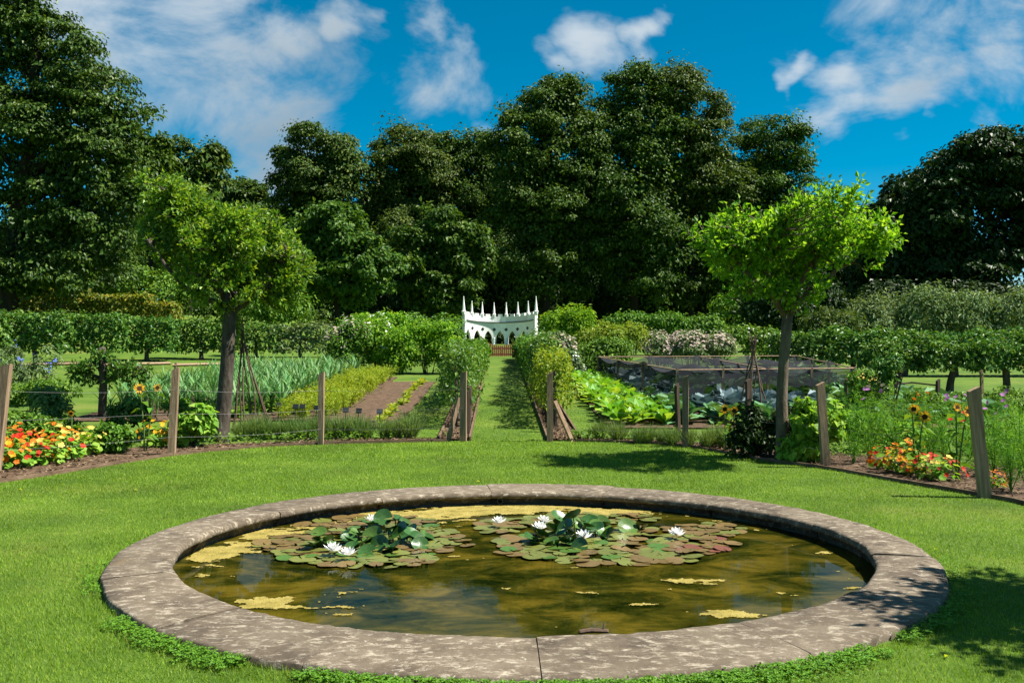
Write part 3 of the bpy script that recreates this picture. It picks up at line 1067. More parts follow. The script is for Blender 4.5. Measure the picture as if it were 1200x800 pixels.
def build_chips():
    mb = MB()
    for c, nr, w, n in ((EL, NL, wl, 5200), (ER, NR, wr, 4200)):
        i = rng.integers(0, len(c), n)
        t = np.minimum(rng.random(n), rng.random(n) * 1.3)
        p = c[i] + nr[i] * (np.asarray(w)[i] * t)[:, None] + rng.normal(size=(n, 2)) * 0.06
        p = p + nr[i] * 0.06
        k = ~in_lawn(p[:, 0], p[:, 1])
        p = p[k]
        n2 = len(p)
        P = np.stack([p[:, 0], p[:, 1], h(p[:, 0], p[:, 1]) + 0.02 + 0.02 * rng.random(n2)], -1)
        mb.leaves(P, rdir(n2) * [1, 1, 0.25], rdir(n2) * 0.5 + [0, 0, 1], 0.03 + 0.05 * rng.random(n2), 0.015 + 0.02 * rng.random(n2), 0.15, 0.05)
    for s, x0 in ((-1, -1.18), (1, 0.57)):
        n = 2500
        y = 15.45 + 20 * rng.random(n) ** 1.6
        x = x0 + rng.random(n) * 0.5 - 0.0135 * (y - 15.4)
        P = np.stack([x, y, h(x, y) + 0.024 + 0.02 * rng.random(n)], -1)
        mb.leaves(P, rdir(n) * [1, 1, 0.25], rdir(n) * 0.5 + [0, 0, 1], 0.04 + 0.05 * rng.random(n), 0.02 + 0.02 * rng.random(n), 0.15, 0.05)
    o = obj('bark_chips', mb, M_chip)
    tag(o, 'brown bark chips strewn over the flower beds and hedge beds', 'bark mulch', kind='stuff')


build_chips()


# ---------------------------------------------------------------- edging boards and fences
def board_along(mb, c, z0, z1, th, nrm):
    z = h(c[:, 0], c[:, 1])
    i = c + nrm * th / 2
    o = c - nrm * th / 2
    n = len(c)
    V = np.concatenate([np.c_[o, z + z0], np.c_[o, z + z1], np.c_[i, z + z1], np.c_[i, z + z0]])
    a = np.arange(n - 1)
    Fc = np.concatenate([np.stack([q * n + a, q * n + a + 1, r * n + a + 1, r * n + a], -1) for q, r in ((0, 1), (1, 2), (2, 3))])
    mb.add(V, Fc)
    for e in (0, n - 1):
        mb.add(V[[e, n + e, 2 * n + e, 3 * n + e]], [(0, 1, 2, 3)])


for c, nrm, lab in ((EL, NL, 'thin brown timber edging between lawn and orange flower bed with leek plot behind'),
                    (ER, NR, 'thin brown timber edging between lawn and flower bed below the bright young tree')):
    root = thing('bed_edging', lab, 'edging', (0, 0, 0), group='timber edging of the lawn')
    for s in range(0, len(c) - 2, 15):
        seg = slice(s, min(s + 16, len(c)))
        mb = MB()
        board_along(mb, c[seg], -0.02, 0.045 + rng.normal() * 0.004, 0.022, nrm[seg])
        obj('board', mb, M_board, root)
for xs, lab in (((-1.18, -0.68), 'timber edging of the bark strip under the hedge west of the grass walk'),
                ((0.57, 1.10), 'timber edging of the bark strip under the hedge shading the grass walk')):
    root = thing('bed_edging', lab.replace(' west of the', ' lit along the'), 'edging', (0, 0, 0), group='timber edging of the grass walk')
    for x0 in xs:
        for y0 in np.arange(15.4, 40, 4.0):
            yy = np.linspace(y0, y0 + 3.97, 6)
            c = np.stack([x0 - 0.0135 * (yy - 15.4), yy], -1)
            mb = MB()
            board_along(mb, c, -0.02, 0.075, 0.03, np.tile([[1.0, 0.0]], (6, 1)))
            obj('board', mb, M_board, root)


def post_mb(hgt, w, top_slant=0.02, g=None):
    mb = MB()
    zs = np.linspace(-0.15, hgt, 6)
    V = []
    for q, z in enumerate(zs):
        for (sx, sy) in ((-1, -1), (1, -1), (1, 1), (-1, 1)):
            V.append((sx * w / 2 + rng.normal() * 0.002, sy * w / 2 + rng.normal() * 0.002, z + (sx * top_slant if q == 5 else 0)))
    Fc = [(q * 4 + j, q * 4 + (j + 1) % 4, q * 4 + 4 + (j + 1) % 4, q * 4 + 4 + j) for q in range(5) for j in range(4)]
    Fc.append((20, 21, 22, 23))
    me = mb.add(V, Fc).mesh('post')
    return me


def fence(label, posts, brace, wires=3):
    base = at(posts[0][0], posts[0][1])
    root = thing('post_and_wire_fence', label, 'fence', (0, 0, 0))
    tops = []
    for (u, vb, ut, vt, w, mat) in posts:
        x, y, z = at(u, vb)
        hgt = Z(vt, y) - z
        lean = (X(ut, y) - x) / hgt
        me = post_mb(hgt, w)
        obj('post', me, mat, root, (x, y, z), (0, math.atan(lean), rng.normal() * 0.15))
        tops.append((x, y, z, hgt, lean))
    for q in range(wires):
        fr = 0.22 + 0.27 * q
        mb = MB()
        for A, B in zip(tops[:-1], tops[1:]):
            P0 = np.array([A[0] + A[4] * A[3] * fr, A[1] - 0.045, A[2] + A[3] * fr])
            P1 = np.array([B[0] + B[4] * B[3] * fr, B[1] - 0.045, B[2] + B[3] * fr])
            t = np.linspace(0, 1, 9)
            pts = P0 + (P1 - P0) * t[:, None]
            pts[:, 2] -= 0.03 * np.sin(np.pi * t) * rng.uniform(0.3, 1.2)
            mb.tube(pts, 0.0014, 5)
        obj('wire', mb, M_wire, root)
    (u0, v0, u1, v1) = brace
    x, y, z = at(u0, v0)
    x1 = X(u1, y + 0.05)
    z1 = Z(v1, y + 0.05)
    mb = MB().tube([(x, y - 0.02, z - 0.05), (x1, y + 0.1, z1)], 0.042, 4)
    obj('brace', mb, M_wood, root)


fence('wooden post and wire fence in front of the leek and soil beds', [(-6, 556, 8, 427, 0.10, M_wood), (201, 534, 206, 432, 0.095, M_wood), (376, 521, 377, 437, 0.085, M_wood), (543, 517.5, 543, 436, 0.10, M_wood)], (524, 517, 538, 466))
fence('wooden post and wire fence in front of the netted cabbage bed', [(644.5, 517.5, 644.5, 437, 0.095, M_wood), (803, 524, 803.5, 441, 0.09, M_wood), (968, 548, 961, 449, 0.095, M_wood), (1154, 583, 1141, 455, 0.105, M_wood)], (672, 517, 650, 470))


# ================================================================ TREES
def clumps(mb, lobes, n_clump, per, L, W, cr, flat=0.55, surf=0.72, droop=0.3, front=0.62, upb=0.25):
    """leaf clumps spread through the outer shell of a crown made of ellipsoid lobes"""
    C = np.array([l[0] for l in lobes], float)
    Rd = np.array([l[1] for l in lobes], float)
    wgt = (Rd[:, 0] * Rd[:, 2]) + 1e-6
    k = rng.choice(len(lobes), n_clump, p=wgt / wgt.sum())
    d = rdir(n_clump)
    d[:, 2] += upb
    fl = (d[:, 1] > 0) & (rng.random(n_clump) < (front - 0.5) * 2)
    d[fl, 1] *= -1
    d = unit(d)
    cc = C[k] + d * Rd[k] * (surf + (1.03 - surf) * rng.random((n_clump, 1)))
    rc = rng.uniform(cr[0], cr[1], n_clump)
    e = rdir(n_clump * per).reshape(n_clump, per, 3)
    rad = rng.random((n_clump, per, 1)) ** 0.45
    off = e * rad * rc[:, None, None]
    off[..., 2] *= flat
    # ends of a spray hang a little
    off[..., 2] -= droop * 0.35 * (off[..., 0] ** 2 + off[..., 1] ** 2) / rc[:, None]
    P = (cc[:, None] + off).reshape(-1, 3)
    N = unit(0.55 * e + 0.55 * d[:, None] * [1, 1, 0.4] + [0, 0, 0.55] + 0.42 * rng.normal(size=e.shape)).reshape(-1, 3)
    T = e * [1, 1, 0.3] + 0.6 * rng.normal(size=e.shape) + 0.4 * d[:, None]
    T[..., 2] -= droop
    T = T.reshape(-1, 3)
    T = T - N * (T * N).sum(1, keepdims=True)
    s = 0.7 + 0.6 * rng.random(len(P))
    mb.leaves(P, T, N, L * s, W * s, 0.18, 0.12)
    return mb


def trunk_mb(base_r, pts, limbs, sides=9):
    mb = MB()
    n = len(pts)
    mb.tube(pts, np.linspace(base_r, base_r * 0.45, n) * (1 + 0.35 * np.exp(-np.arange(n) * 1.6)), sides)
    for (start, end, r) in limbs:
        start, end = np.array(start, float), np.array(end, float)
        t = np.linspace(0, 1, 6)[:, None]
        bow = np.array([0, 0, 1]) * (-0.12 * np.linalg.norm(end - start))
        p = start + (end - start) * t + bow * (t * (1 - t)) * 1.5 + rng.normal(size=(6, 3)) * 0.02 * np.linalg.norm(end - start) * np.sin(np.pi * t)
        mb.tube(p, np.linspace(r, r * 0.25, 6), max(5, sides - 3))
    return mb


def px_tree(name, label, d, ub, lobes_px, mat, n_clump, per, L, W, cr, trunk_r, group=None, flat=0.55, depth=0.9, bark=None, droop=0.3, surf=0.72, yaw=0, dz=0.0, upb=0.25):
    bx, by = X(ub, d), d
    bz = hz(bx, by)
    root = thing(name, label, 'tree', (bx, by, bz), 0, group)
    lob = []
    for q, (u, v, ru, rv) in enumerate(lobes_px):
        rx, rz = 1.06 * ru / F * d, 1.04 * rv / F * d
        dy = rng.uniform(-0.35, 0.35) * rx
        lob.append(((X(u, d) - bx, dy, Z(v, d) - bz), (rx, rx * depth, rz)))
    mb = MB()
    boughs = []
    for (c, rd) in lob:                      # boughs stand out of each lobe and shade what lies under them
        nb = 15 if rd[0] > 1.2 else 6
        dr = rdir(nb)
        dr[:, 2] = dr[:, 2] * 0.8 + 0.25
        dr[:, 1] -= 0.35
        dr = unit(dr)
        for e in dr:
            k = rng.uniform(0.20, 0.42)
            boughs.append((np.array(c) + e * np.array(rd) * rng.uniform(0.66, 0.98), (rd[0] * k, rd[0] * k, min(rd[2], rd[0]) * k * 0.62)))
    clumps(mb, boughs, int(n_clump * 0.8), per, L, W, (cr[0] * 0.6, cr[1] * 0.62), flat, 0.70, droop, upb=0.75)
    clumps(mb, lob, int(n_clump * 0.45), per, L * 1.15, W * 1.2, cr, 0.8, 0.25, droop, front=0.5, upb=0.0)
    obj('crown', mb, mat, root)
    top = max(l[0][2] for l in lob)
    low = min(l[0][2] for l in lob)
    zz = np.linspace(-0.3, top * 0.85, 8)
    tx = np.interp(zz, [0, top], [0, np.mean([l[0][0] for l in lob])])
    pts = np.stack([tx + rng.normal(size=8) * trunk_r * 0.3, rng.normal(size=8) * trunk_r * 0.3, zz], -1)
    limbs = []
    for l in lob:
        z0 = min(l[0][2] * 0.75, top * 0.7)
        limbs.append(((np.interp(z0, zz, pts[:, 0]), 0, z0), l[0], trunk_r * 0.45))
    obj('trunk', trunk_mb(trunk_r, pts, limbs), bark or M_bark_dark, root)
    return root


GW = 'tall trees of the wood behind the garden'
big = dict(n_clump=560, per=72, L=0.28, W=0.185, cr=(0.8, 1.9), trunk_r=0.38, group=GW, flat=0.6, droop=0.4, surf=0.55)
px_tree('woodland_tree', 'domed tree at the left end of the woodland row with sky beside it', 90, 378, [(372, 190, 44, 44), (398, 200, 30, 40), (350, 235, 30, 50), (392, 245, 26, 50), (365, 300, 45, 60), (340, 190, 16, 18)], L_beech_warm, **big)
px_tree('woodland_tree', 'tall tree with rounded top right of the small sky gap', 92, 470, [(472, 180, 40, 36), (455, 225, 28, 45), (498, 215, 40, 50), (470, 290, 45, 60), (440, 260, 18, 30)], L_beech_warm, **big)
px_tree('woodland_tree', 'tree with flattish crown left of the tallest central woods', 95, 548, [(520, 190, 34, 38), (556, 195, 32, 42), (580, 220, 30, 60), (545, 260, 45, 60), (560, 320, 50, 50)], L_beech, **big)
px_tree('woodland_tree', 'big broad tree directly above the white folly, bulging towards the garden', 86, 640, [(632, 135, 40, 42), (612, 180, 38, 50), (660, 170, 48, 60), (600, 240, 30, 60), (645, 250, 55, 70), (640, 320, 60, 50), (662, 110, 22, 22)], L_beech, **{**big, 'n_clump': 700})
px_tree('woodland_tree', 'tallest tree of the wood, its ragged top rising highest against blue sky', 88, 745, [(735, 118, 36, 40), (712, 165, 45, 55), (760, 160, 40, 55), (735, 230, 55, 70), (700, 280, 45, 70), (760, 300, 50, 70), (742, 92, 20, 18)], L_beech, **{**big, 'n_clump': 700})
px_tree('woodland_tree', 'tall brownish-green tree just right of the highest treetop', 89, 812, [(792, 125, 36, 46), (825, 165, 36, 48), (808, 215, 50, 60), (845, 225, 34, 50), (800, 295, 50, 70), (850, 290, 40, 60), (778, 95, 20, 20)], L_beech_warm, **{**big, 'n_clump': 700})
px_tree('woodland_tree', 'tree with open crown at the right end of the central wood', 91, 895, [(908, 175, 38, 40), (880, 210, 36, 50), (930, 210, 26, 44), (890, 270, 45, 60), (925, 280, 34, 60), (870, 330, 50, 50)], L_beech, **big)
px_tree('round_tree', 'light green round-headed tree in front of the wood behind the left hedge', 66, 395, [(388, 280, 42, 40), (360, 310, 38, 40), (425, 322, 44, 30), (395, 330, 50, 30), (400, 255, 28, 18)], L_round, 330, 60, 0.30, 0.20, (0.5, 1.1), 0.2, flat=0.6, surf=0.6)
px_tree('round_tree', 'dark round tree at the foot of the wood left of the white folly', 72, 515, [(510, 272, 38, 36), (490, 305, 38, 40), (540, 300, 34, 40), (515, 345, 50, 30)], L_beech, 330, 60, 0.32, 0.21, (0.5, 1.2), 0.22, flat=0.6, surf=0.6)
px_tree('hillside_beech', 'huge dark beech towering out of frame at the far left edge', 44, 5, [(-20, -20, 50, 70), (30, 25, 38, 55), (62, 72, 52, 46), (95, 105, 52, 34), (70, 165, 75, 55), (118, 190, 45, 55), (60, 255, 85, 60), (125, 270, 45, 55), (140, 140, 26, 30), (145, 215, 30, 40), (0, 310, 60, 36), (70, 315, 60, 34), (-20, 150, 60, 110), (-60, 60, 60, 110)],
        L_hill, 1350, 56, 0.185, 0.12, (0.55, 1.25), 0.45, flat=0.30, droop=0.75, surf=0.6)
px_tree('spiky_tree', 'slim feathery tree beside the huge dark beech', 60, 178, [(178, 165, 18, 40), (172, 215, 28, 45), (185, 265, 35, 45)], L_beech, 200, 60, 0.32, 0.16, (0.5, 1.1), 0.2, flat=0.8, droop=0.5)
px_tree('hanging_tree', 'brownish drooping-crowned tree behind the left garden tree', 70, 222, [(222, 192, 36, 38), (200, 225, 30, 40), (240, 215, 18, 40), (218, 270, 45, 45)], L_beech_warm, 280, 60, 0.34, 0.20, (0.6, 1.3), 0.25, flat=0.7, droop=0.9)
px_tree('distant_tree', 'small faraway tree low in the sky gap left of the woodland row', 100, 288, [(285, 232, 26, 20), (305, 250, 26, 24), (280, 270, 30, 30)], L_beech_warm, 200, 50, 0.4, 0.26, (0.6, 1.4), 0.25)
px_tree('shady_tree', 'great dark tree filling the far right edge of the photo', 58, 1175, [(1175, 195, 46, 44), (1130, 220, 45, 50), (1092, 218, 36, 34), (1145, 178, 24, 20), (1215, 215, 50, 70), (1100, 265, 45, 50), (1170, 285, 70, 60), (1075, 300, 35, 45), (1130, 330, 70, 40), (1250, 240, 60, 100)], L_dark, 700, 60, 0.30, 0.19, (0.6, 1.4), 0.4, flat=0.5, droop=0.6, surf=0.6)
px_tree('shady_tree', 'dark tree stepping down to the left of the great dark right tree', 64, 1060, [(1070, 240, 34, 40), (1045, 270, 34, 38), (1022, 275, 24, 28), (1085, 300, 45, 50), (1030, 325, 34, 34), (1060, 345, 55, 35)], L_dark, 420, 60, 0.31, 0.20, (0.6, 1.3), 0.3, flat=0.55, droop=0.6, surf=0.6)
px_tree('shady_tree', 'low dark tree behind the crown of the bright right garden tree', 74, 985, [(990, 320, 36, 32), (960, 335, 30, 30), (1015, 345, 34, 28)], L_dark, 230, 60, 0.34, 0.22, (0.6, 1.3), 0.25, flat=0.55, surf=0.6)

# deeper rank of the wood, closing the gaps between the trunks
_bm = dict(n_clump=260, per=60, L=0.62, W=0.42, cr=(1.0, 2.2), trunk_r=0.4, group='deeper rank of woodland trees', flat=0.65, surf=0.4)
b1 = px_tree('background_tree', 'x', 112, 355, [(355, 275, 40, 45), (335, 310, 40, 45), (378, 310, 40, 45), (355, 350, 50, 35)], L_dark, **_bm)
b1['label'] = 'first from the left of the dark trees deep inside the wood'
_us = (425, 485, 545, 610, 680, 745, 815, 880, 945)
for q, u in enumerate(_us):
    x = X(u, 112 + (q % 3) * 3)
    y = 112 + (q % 3) * 3
    dup(b1, (x, y, hz(x, y)), rng.uniform(-0.5, 0.5), (1.0, 1.0, rng.uniform(1.35, 1.6) if 560 < u < 900 else 1.12), ORD[q + 1] + ' from the left of the dark trees deep inside the wood')
for u, y, lab in ((130, 78, 'dark tree on the bank behind the huge left beech'), (250, 84, 'dark low tree behind the drooping-crowned tree'), (300, 92, 'dark low tree under the small faraway tree'), (1010, 95, 'dark tree in the notch of sky right of the wood'), (40, 70, 'dark tree behind the trunk of the huge left beech')):
    x = X(u, y)
    dup(b1, (x, y, hz(x, y) - 1.0), rng.uniform(-1, 1), (0.8, 0.8, 0.62 if u != 1010 else 0.5), lab)


# ---------------------------------------------------------------- the two garden trees (real twigs, leaf by leaf)
def twig_tree(name, label, base, trunk_pts, trunk_r, limbs, lobes, n_twig, per, L, W, mat, bark):
    """limbs: lists of points; twigs run from the nearest limb point to points spread through the lobes"""
    root = thing(name, label, 'tree', base)
    mbt = MB()
    mbt.tube(trunk_pts, trunk_r, 12)
    nodes = [np.asarray(p, float) for p in trunk_pts[-2:]]
    for (pts, r0, r1) in limbs:
        pts = np.asarray(pts, float)
        t = np.linspace(0, len(pts) - 1, 9)
        p = np.stack([np.interp(t, np.arange(len(pts)), pts[:, q]) for q in range(3)], -1)
        p[1:-1] += rng.normal(size=(7, 3)) * 0.02
        mbt.tube(p, np.linspace(r0, r1, 9), 8)
        nodes += list(p[3:])
    nodes = np.array(nodes)
    mbl = MB()
    C = np.array([l[0] for l in lobes], float)
    Rd = np.array([l[1] for l in lobes], float)
    wgt = Rd[:, 0] * Rd[:, 2]
    ks = rng.choice(len(lobes), n_twig, p=wgt / wgt.sum())
    LP, LT, LN = [], [], []
    for k in ks:
        dr = rdir(1)[0]
        dr[2] = dr[2] + 0.25
        dr = unit(dr)
        tip = C[k] + dr * Rd[k] * (rng.uniform(0.5, 1.08) ** 0.6 if rng.random() < 0.86 else rng.uniform(1.05, 1.32))
        j = np.argmin(np.linalg.norm(nodes - tip, axis=1))
        s = nodes[j]
        out = tip - s
        ln = np.linalg.norm(out)
        t = np.linspace(0, 1, 5)[:, None]
        sag = np.array([0, 0, 1]) * (0.16 * ln) * (t * t - t)
        p = s + out * t + sag + rng.normal(size=(5, 3)) * 0.03 * np.sin(np.pi * t)
        # twig ends turn upward
        p[-1] += np.array([0, 0, rng.uniform(0.0, 0.10)])
        mbt.tube(p, np.linspace(0.014, 0.003, 5), 4, cap=False)
        m = per
        tt = rng.uniform(max(0.3, 1 - 0.42 / max(ln, 0.3)), 1.0, m) ** 0.8
        q = np.stack([np.interp(tt * 4, np.arange(5), p[:, a]) for a in range(3)], -1)
        e = rdir(m)
        q = q + e * rng.uniform(0.0, 0.085, (m, 1))
        dirn = unit(p[-1] - p[-2])
        LP.append(q)
        LT.append(unit(e * 0.9 + dirn * 0.7 + [0, 0, -0.15]))
        LN.append(unit(rng.normal(size=(m, 3)) * 0.85 + [0.1, -0.1, 0.75]))
    P, T, N = np.concatenate(LP), np.concatenate(LT), np.concatenate(LN)
    s = rng.uniform(0.65, 1.25, len(P))
    mbl.leaves(P, T, N, L * s, W * s, 0.22, 0.18)
    obj('trunk', mbt.mesh('trunk', True), bark, root)
    obj('crown', mbl, mat, root)
    return root


def lobes3(base, d, px, depth=0.9, spread=0.1):
    out = []
    for (u, v, ru, rv) in px:
        rx, rz = ru / F * d, rv / F * d
        out.append(((X(u, d) - base[0], rng.uniform(-spread, spread), Z(v, d) - base[2]), (rx, rx * depth, rz)))
    return out


# right tree
DR = 12.8
br = (X(917, DR), DR, 0.0)


def rel(b, d, u, v, dy=0.0):
    return (X(u, d) - b[0], dy, Z(v, d) - b[2])


tp = [rel(br, DR, 917, 560), rel(br, DR, 917, 520), rel(br, DR, 916, 470), rel(br, DR, 918, 430), rel(br, DR, 921, 395), rel(br, DR, 923, 368)]
lim = [([rel(br, DR, 923, 372), rel(br, DR, 905, 345, -.1), rel(br, DR, 872, 325, -.2), rel(br, DR, 850, 295, -.15)], 0.05, 0.015),
       ([rel(br, DR, 923, 370), rel(br, DR, 932, 335, .1), rel(br, DR, 935, 300, .25), rel(br, DR, 925, 262, .3)], 0.06, 0.012),
       ([rel(br, DR, 923, 372), rel(br, DR, 950, 340, 0), rel(br, DR, 985, 312, -.1), rel(br, DR, 1015, 285, -.2)], 0.055, 0.012),
       ([rel(br, DR, 935, 345, .1), rel(br, DR, 955, 300, -.2), rel(br, DR, 970, 255, -.1)], 0.035, 0.010),
       ([rel(br, DR, 900, 340, -.1), rel(br, DR, 892, 300, -.4), rel(br, DR, 885, 275, -.5)], 0.03, 0.010),
       ([rel(br, DR, 935, 350, .05), rel(br, DR, 950, 320, .5), rel(br, DR, 965, 300, .8)], 0.035, 0.010)]
lob = lobes3(br, DR, [(845, 290, 34, 36), (868, 320, 28, 27), (903, 280, 34, 34), (945, 258, 38, 30), (985, 268, 34, 27), (1012, 270, 26, 19), (930, 310, 38, 26), (975, 300, 32, 21), (900, 345, 26, 17), (938, 345, 18, 13), (828, 275, 16, 16), (960, 238, 18, 9), (888, 288, 34, 30), (950, 285, 36, 28), (1000, 285, 26, 20), (860, 275, 24, 24)], 1.25, 0.95)
lob = [((c[0], c[1] - 0.22, c[2]), rd) for c, rd in lob]
twig_tree('garden_tree', 'airy lime-green young tree with forked pale trunk beside the netted bed', br, tp, np.array([.125, .09, .074, .068, .070, .066]), lim, lob, 520, 29, 0.078, 0.046, L_lime, M_bark_pale)

# left tree
DL = 15.3
bl = (X(259, DL), DL, 0.0)
tp = [rel(bl, DL, 257, 528), rel(bl, DL, 258, 510), rel(bl, DL, 263, 470), rel(bl, DL, 266, 430), rel(bl, DL, 268, 395), rel(bl, DL, 270, 365), rel(bl, DL, 264, 340)]
lim = [([rel(bl, DL, 268, 365), rel(bl, DL, 235, 345, -.1), rel(bl, DL, 205, 320, -.2), rel(bl, DL, 180, 285, -.2)], 0.06, 0.015),
       ([rel(bl, DL, 266, 350), rel(bl, DL, 255, 310, .1), rel(bl, DL, 225, 265, .1), rel(bl, DL, 200, 225, .1)], 0.065, 0.012),
       ([rel(bl, DL, 268, 370), rel(bl, DL, 300, 345, .1), rel(bl, DL, 325, 320, .2), rel(bl, DL, 335, 300, .1)], 0.055, 0.012),
       ([rel(bl, DL, 266, 345), rel(bl, DL, 275, 300, -.2), rel(bl, DL, 278, 255, -.3)], 0.045, 0.010),
       ([rel(bl, DL, 262, 350), rel(bl, DL, 245, 320, -.5), rel(bl, DL, 230, 290, -.8)], 0.04, 0.010),
       ([rel(bl, DL, 268, 350), rel(bl, DL, 285, 325, .6), rel(bl, DL, 290, 300, .9)], 0.04, 0.010)]
lob = lobes3(bl, DL, [(195, 240, 42, 32), (178, 268, 28, 26), (235, 262, 45, 35), (275, 288, 45, 40), (312, 308, 42, 44), (262, 330, 46, 30), (212, 300, 34, 26), (335, 335, 18, 25), (190, 215, 20, 12), (320, 355, 22, 14), (262, 385, 9, 18), (300, 262, 24, 18)], 1.15, 0.8)
twig_tree('garden_tree', 'dense leaning green tree with grey trunk beside the bare cane wigwam', bl, tp, np.array([.19, .14, .118, .108, .105, .10, .08]), lim, lob, 700, 36, 0.082, 0.047, L_apple, M_bark)

# a third such tree just outside the frame throws the shade on the near stone rim
b3 = (5.25, 5.35, 0.0)
tp = [(0, 0, -.1), (0, 0, .1), (.02, 0, .8), (0, .02, 1.5), (0, 0, 1.9)]
lim = [([(0, 0, 1.8), (-.4, -.1, 2.2), (-.9, 0, 2.5)], .05, .012), ([(0, 0, 1.8), (.4, .1, 2.3), (.8, .1, 2.6)], .05, .012), ([(0, 0, 1.8), (.05, -.4, 2.4), (0, -.7, 2.8)], .05, .012), ([(0, 0, 1.8), (-.1, .4, 2.4), (-.1, .6, 2.9)], .05, .012)]
twig_tree('garden_tree', 'young green tree beside the pond whose shade falls on the stone rim', b3, tp, np.array([.12, .1, .085, .08, .07]), lim,
          [((-.85, 0, 2.5), (.66, .75, .42)), ((-.2, -.3, 2.7), (.8, .7, .45)), ((.1, .35, 2.8), (.8, .7, .45)), ((.7, 0, 2.6), (.5, .5, .4))], 300, 30, 0.10, 0.055, L_lime, M_bark_pale)

# ================================================================ HEDGES AND SHRUBS
def hedge_leaves(mb, length, dep, z0, z1, n, L, W, bulge=0.12, loose=0.3, top_jag=0.06):
    """leaves over and inside a box that runs along local x"""
    hgt = z1 - z0
    areas = np.array([length * dep * 1.6, length * hgt, length * hgt, dep * hgt, dep * hgt, length * hgt * 0.5])
    f = rng.choice(6, n, p=areas / areas.sum())
    a, b = rng.random(n), rng.random(n)
    x = (a - 0.5) * length
    y = (b - 0.5) * dep
    z = z0 + hgt * b
    N = np.zeros((n, 3))
    x2 = np.where(f == 3, -length / 2, np.where(f == 4, length / 2, x))
    y2 = np.where(f == 1, -dep / 2, np.where(f == 2, dep / 2, np.where(f >= 3, (a - 0.5) * dep, y)))
    y2 = np.where(f == 5, (rng.random(n) - 0.5) * dep, y2)
    z2 = np.where(f == 0, z1, z)
    N[f == 0] = (0, 0, 1)
    N[f == 1] = (0, -1, 0)
    N[f == 2] = (0, 1, 0)
    N[f == 3] = (-1, 0, 0)
    N[f == 4] = (1, 0, 0)
    N[f == 5] = (0, 0, 0.5)
    bl = fbm(x2 * 1.0 + 3, y2 + z2 * 1.1, int(rng.integers(1e6)), 4, 1.6)
    P = np.stack([x2, y2, z2], -1) + N * (bl * bulge * 2 - loose * rng.random(n) ** 2.5 * dep * 0.5)[:, None]
    P += rng.normal(size=P.shape) * 0.03
    P[:, 2] += np.where(f == 0, top_jag * rng.normal(size=n), 0)
    Nn = unit(N + [0, 0, 0.5] + 0.5 * rng.normal(size=P.shape))
    T = rdir(n) + [0, 0, -0.3]
    T = T - Nn * (T * Nn).sum(1, keepdims=True)
    s = 0.65 + 0.7 * rng.random(n)
    mb.leaves(P, T, Nn, L * s, W * s, 0.2, 0.15)
    return mb


def stems_mb(n, spread, hgt, r=0.012, lean=0.35):
    mb = MB()
    for _ in range(n):
        a = rng.random() * 6.283
        p0 = np.array([math.cos(a), math.sin(a), 0]) * spread * 0.3 * rng.random()
        p1 = p0 + np.array([math.cos(a) * lean * hgt * rng.random(), math.sin(a) * lean * hgt * rng.random(), hgt * rng.uniform(0.6, 1.0)])
        mb.tube([p0 - [0, 0, 0.05], (p0 + p1) / 2 + rng.normal(size=3) * 0.02, p1], [r, r * 0.8, r * 0.5], 5)
    return mb


def fan_flowers(mb, P, N, rad, petals=5):
    """open flowers: a fan of broad petals facing N"""
    n = len(P)
    N = unit(N)
    A = unit(np.cross(N, rdir(n)))
    B = np.cross(N, A)
    rad = np.broadcast_to(rad, (n,))[:, None]
    for q in range(petals):
        a = q * 2 * math.pi / petals
        T = A * math.cos(a) + B * math.sin(a)
        mb.leaves(P, T + N * 0.25, N, rad[:, 0] * rng.uniform(0.8, 1.1, n), rad[:, 0] * 0.95, 0.05, 0.1, 0.65)
    return mb


def px_bush(name, label, d, lobes_px, mat, n_clump, per, L, W, cr, group=None, flat=0.8, cat='shrub', flowers=None, depth=0.8, droop=0.2, surf=0.6, upb=0.4, bark=None):
    us = [l[0] for l in lobes_px]
    bx = X(sum(us) / len(us), d)
    bz = hz(bx, d)
    root = thing(name, label, cat, (bx, d, bz), 0, group)
    lob = []
    for (u, v, ru, rv) in lobes_px:
        rx, rz = ru / F * d, rv / F * d
        lob.append(((X(u, d) - bx, rng.uniform(-0.3, 0.3) * rx, Z(v, d) - bz), (rx, rx * depth, rz)))
    obj('foliage', clumps(MB(), lob, n_clump, per, L, W, cr, flat, surf, droop, upb=upb), mat, root)
    top = max(l[0][2] for l in lob)
    obj('stems', stems_mb(9, max(l[1][0] for l in lob), top, 0.015), bark or M_bark, root)
    if flowers:
        fm, nf, fr = flowers
        C = np.array([l[0] for l in lob])
        Rd = np.array([l[1] for l in lob])
        k = rng.integers(0, len(lob), nf)
        dr = rdir(nf)
        dr[:, 2] = np.abs(dr[:, 2]) * 0.8 + 0.1
        dr[:, 1] = -np.abs(dr[:, 1]) * 0.9
        dr = unit(dr)
        P = C[k] + dr * Rd[k] * 1.04
        mbf = MB()
        for _ in range(6):                       # each flower head a small cluster of florets
            fan_flowers(mbf, P + rng.normal(size=P.shape) * fr * 0.8, dr + [0, 0, 0.6], fr * 0.55, 4)
        obj('flower_heads', mbf, fm, root)
    return root


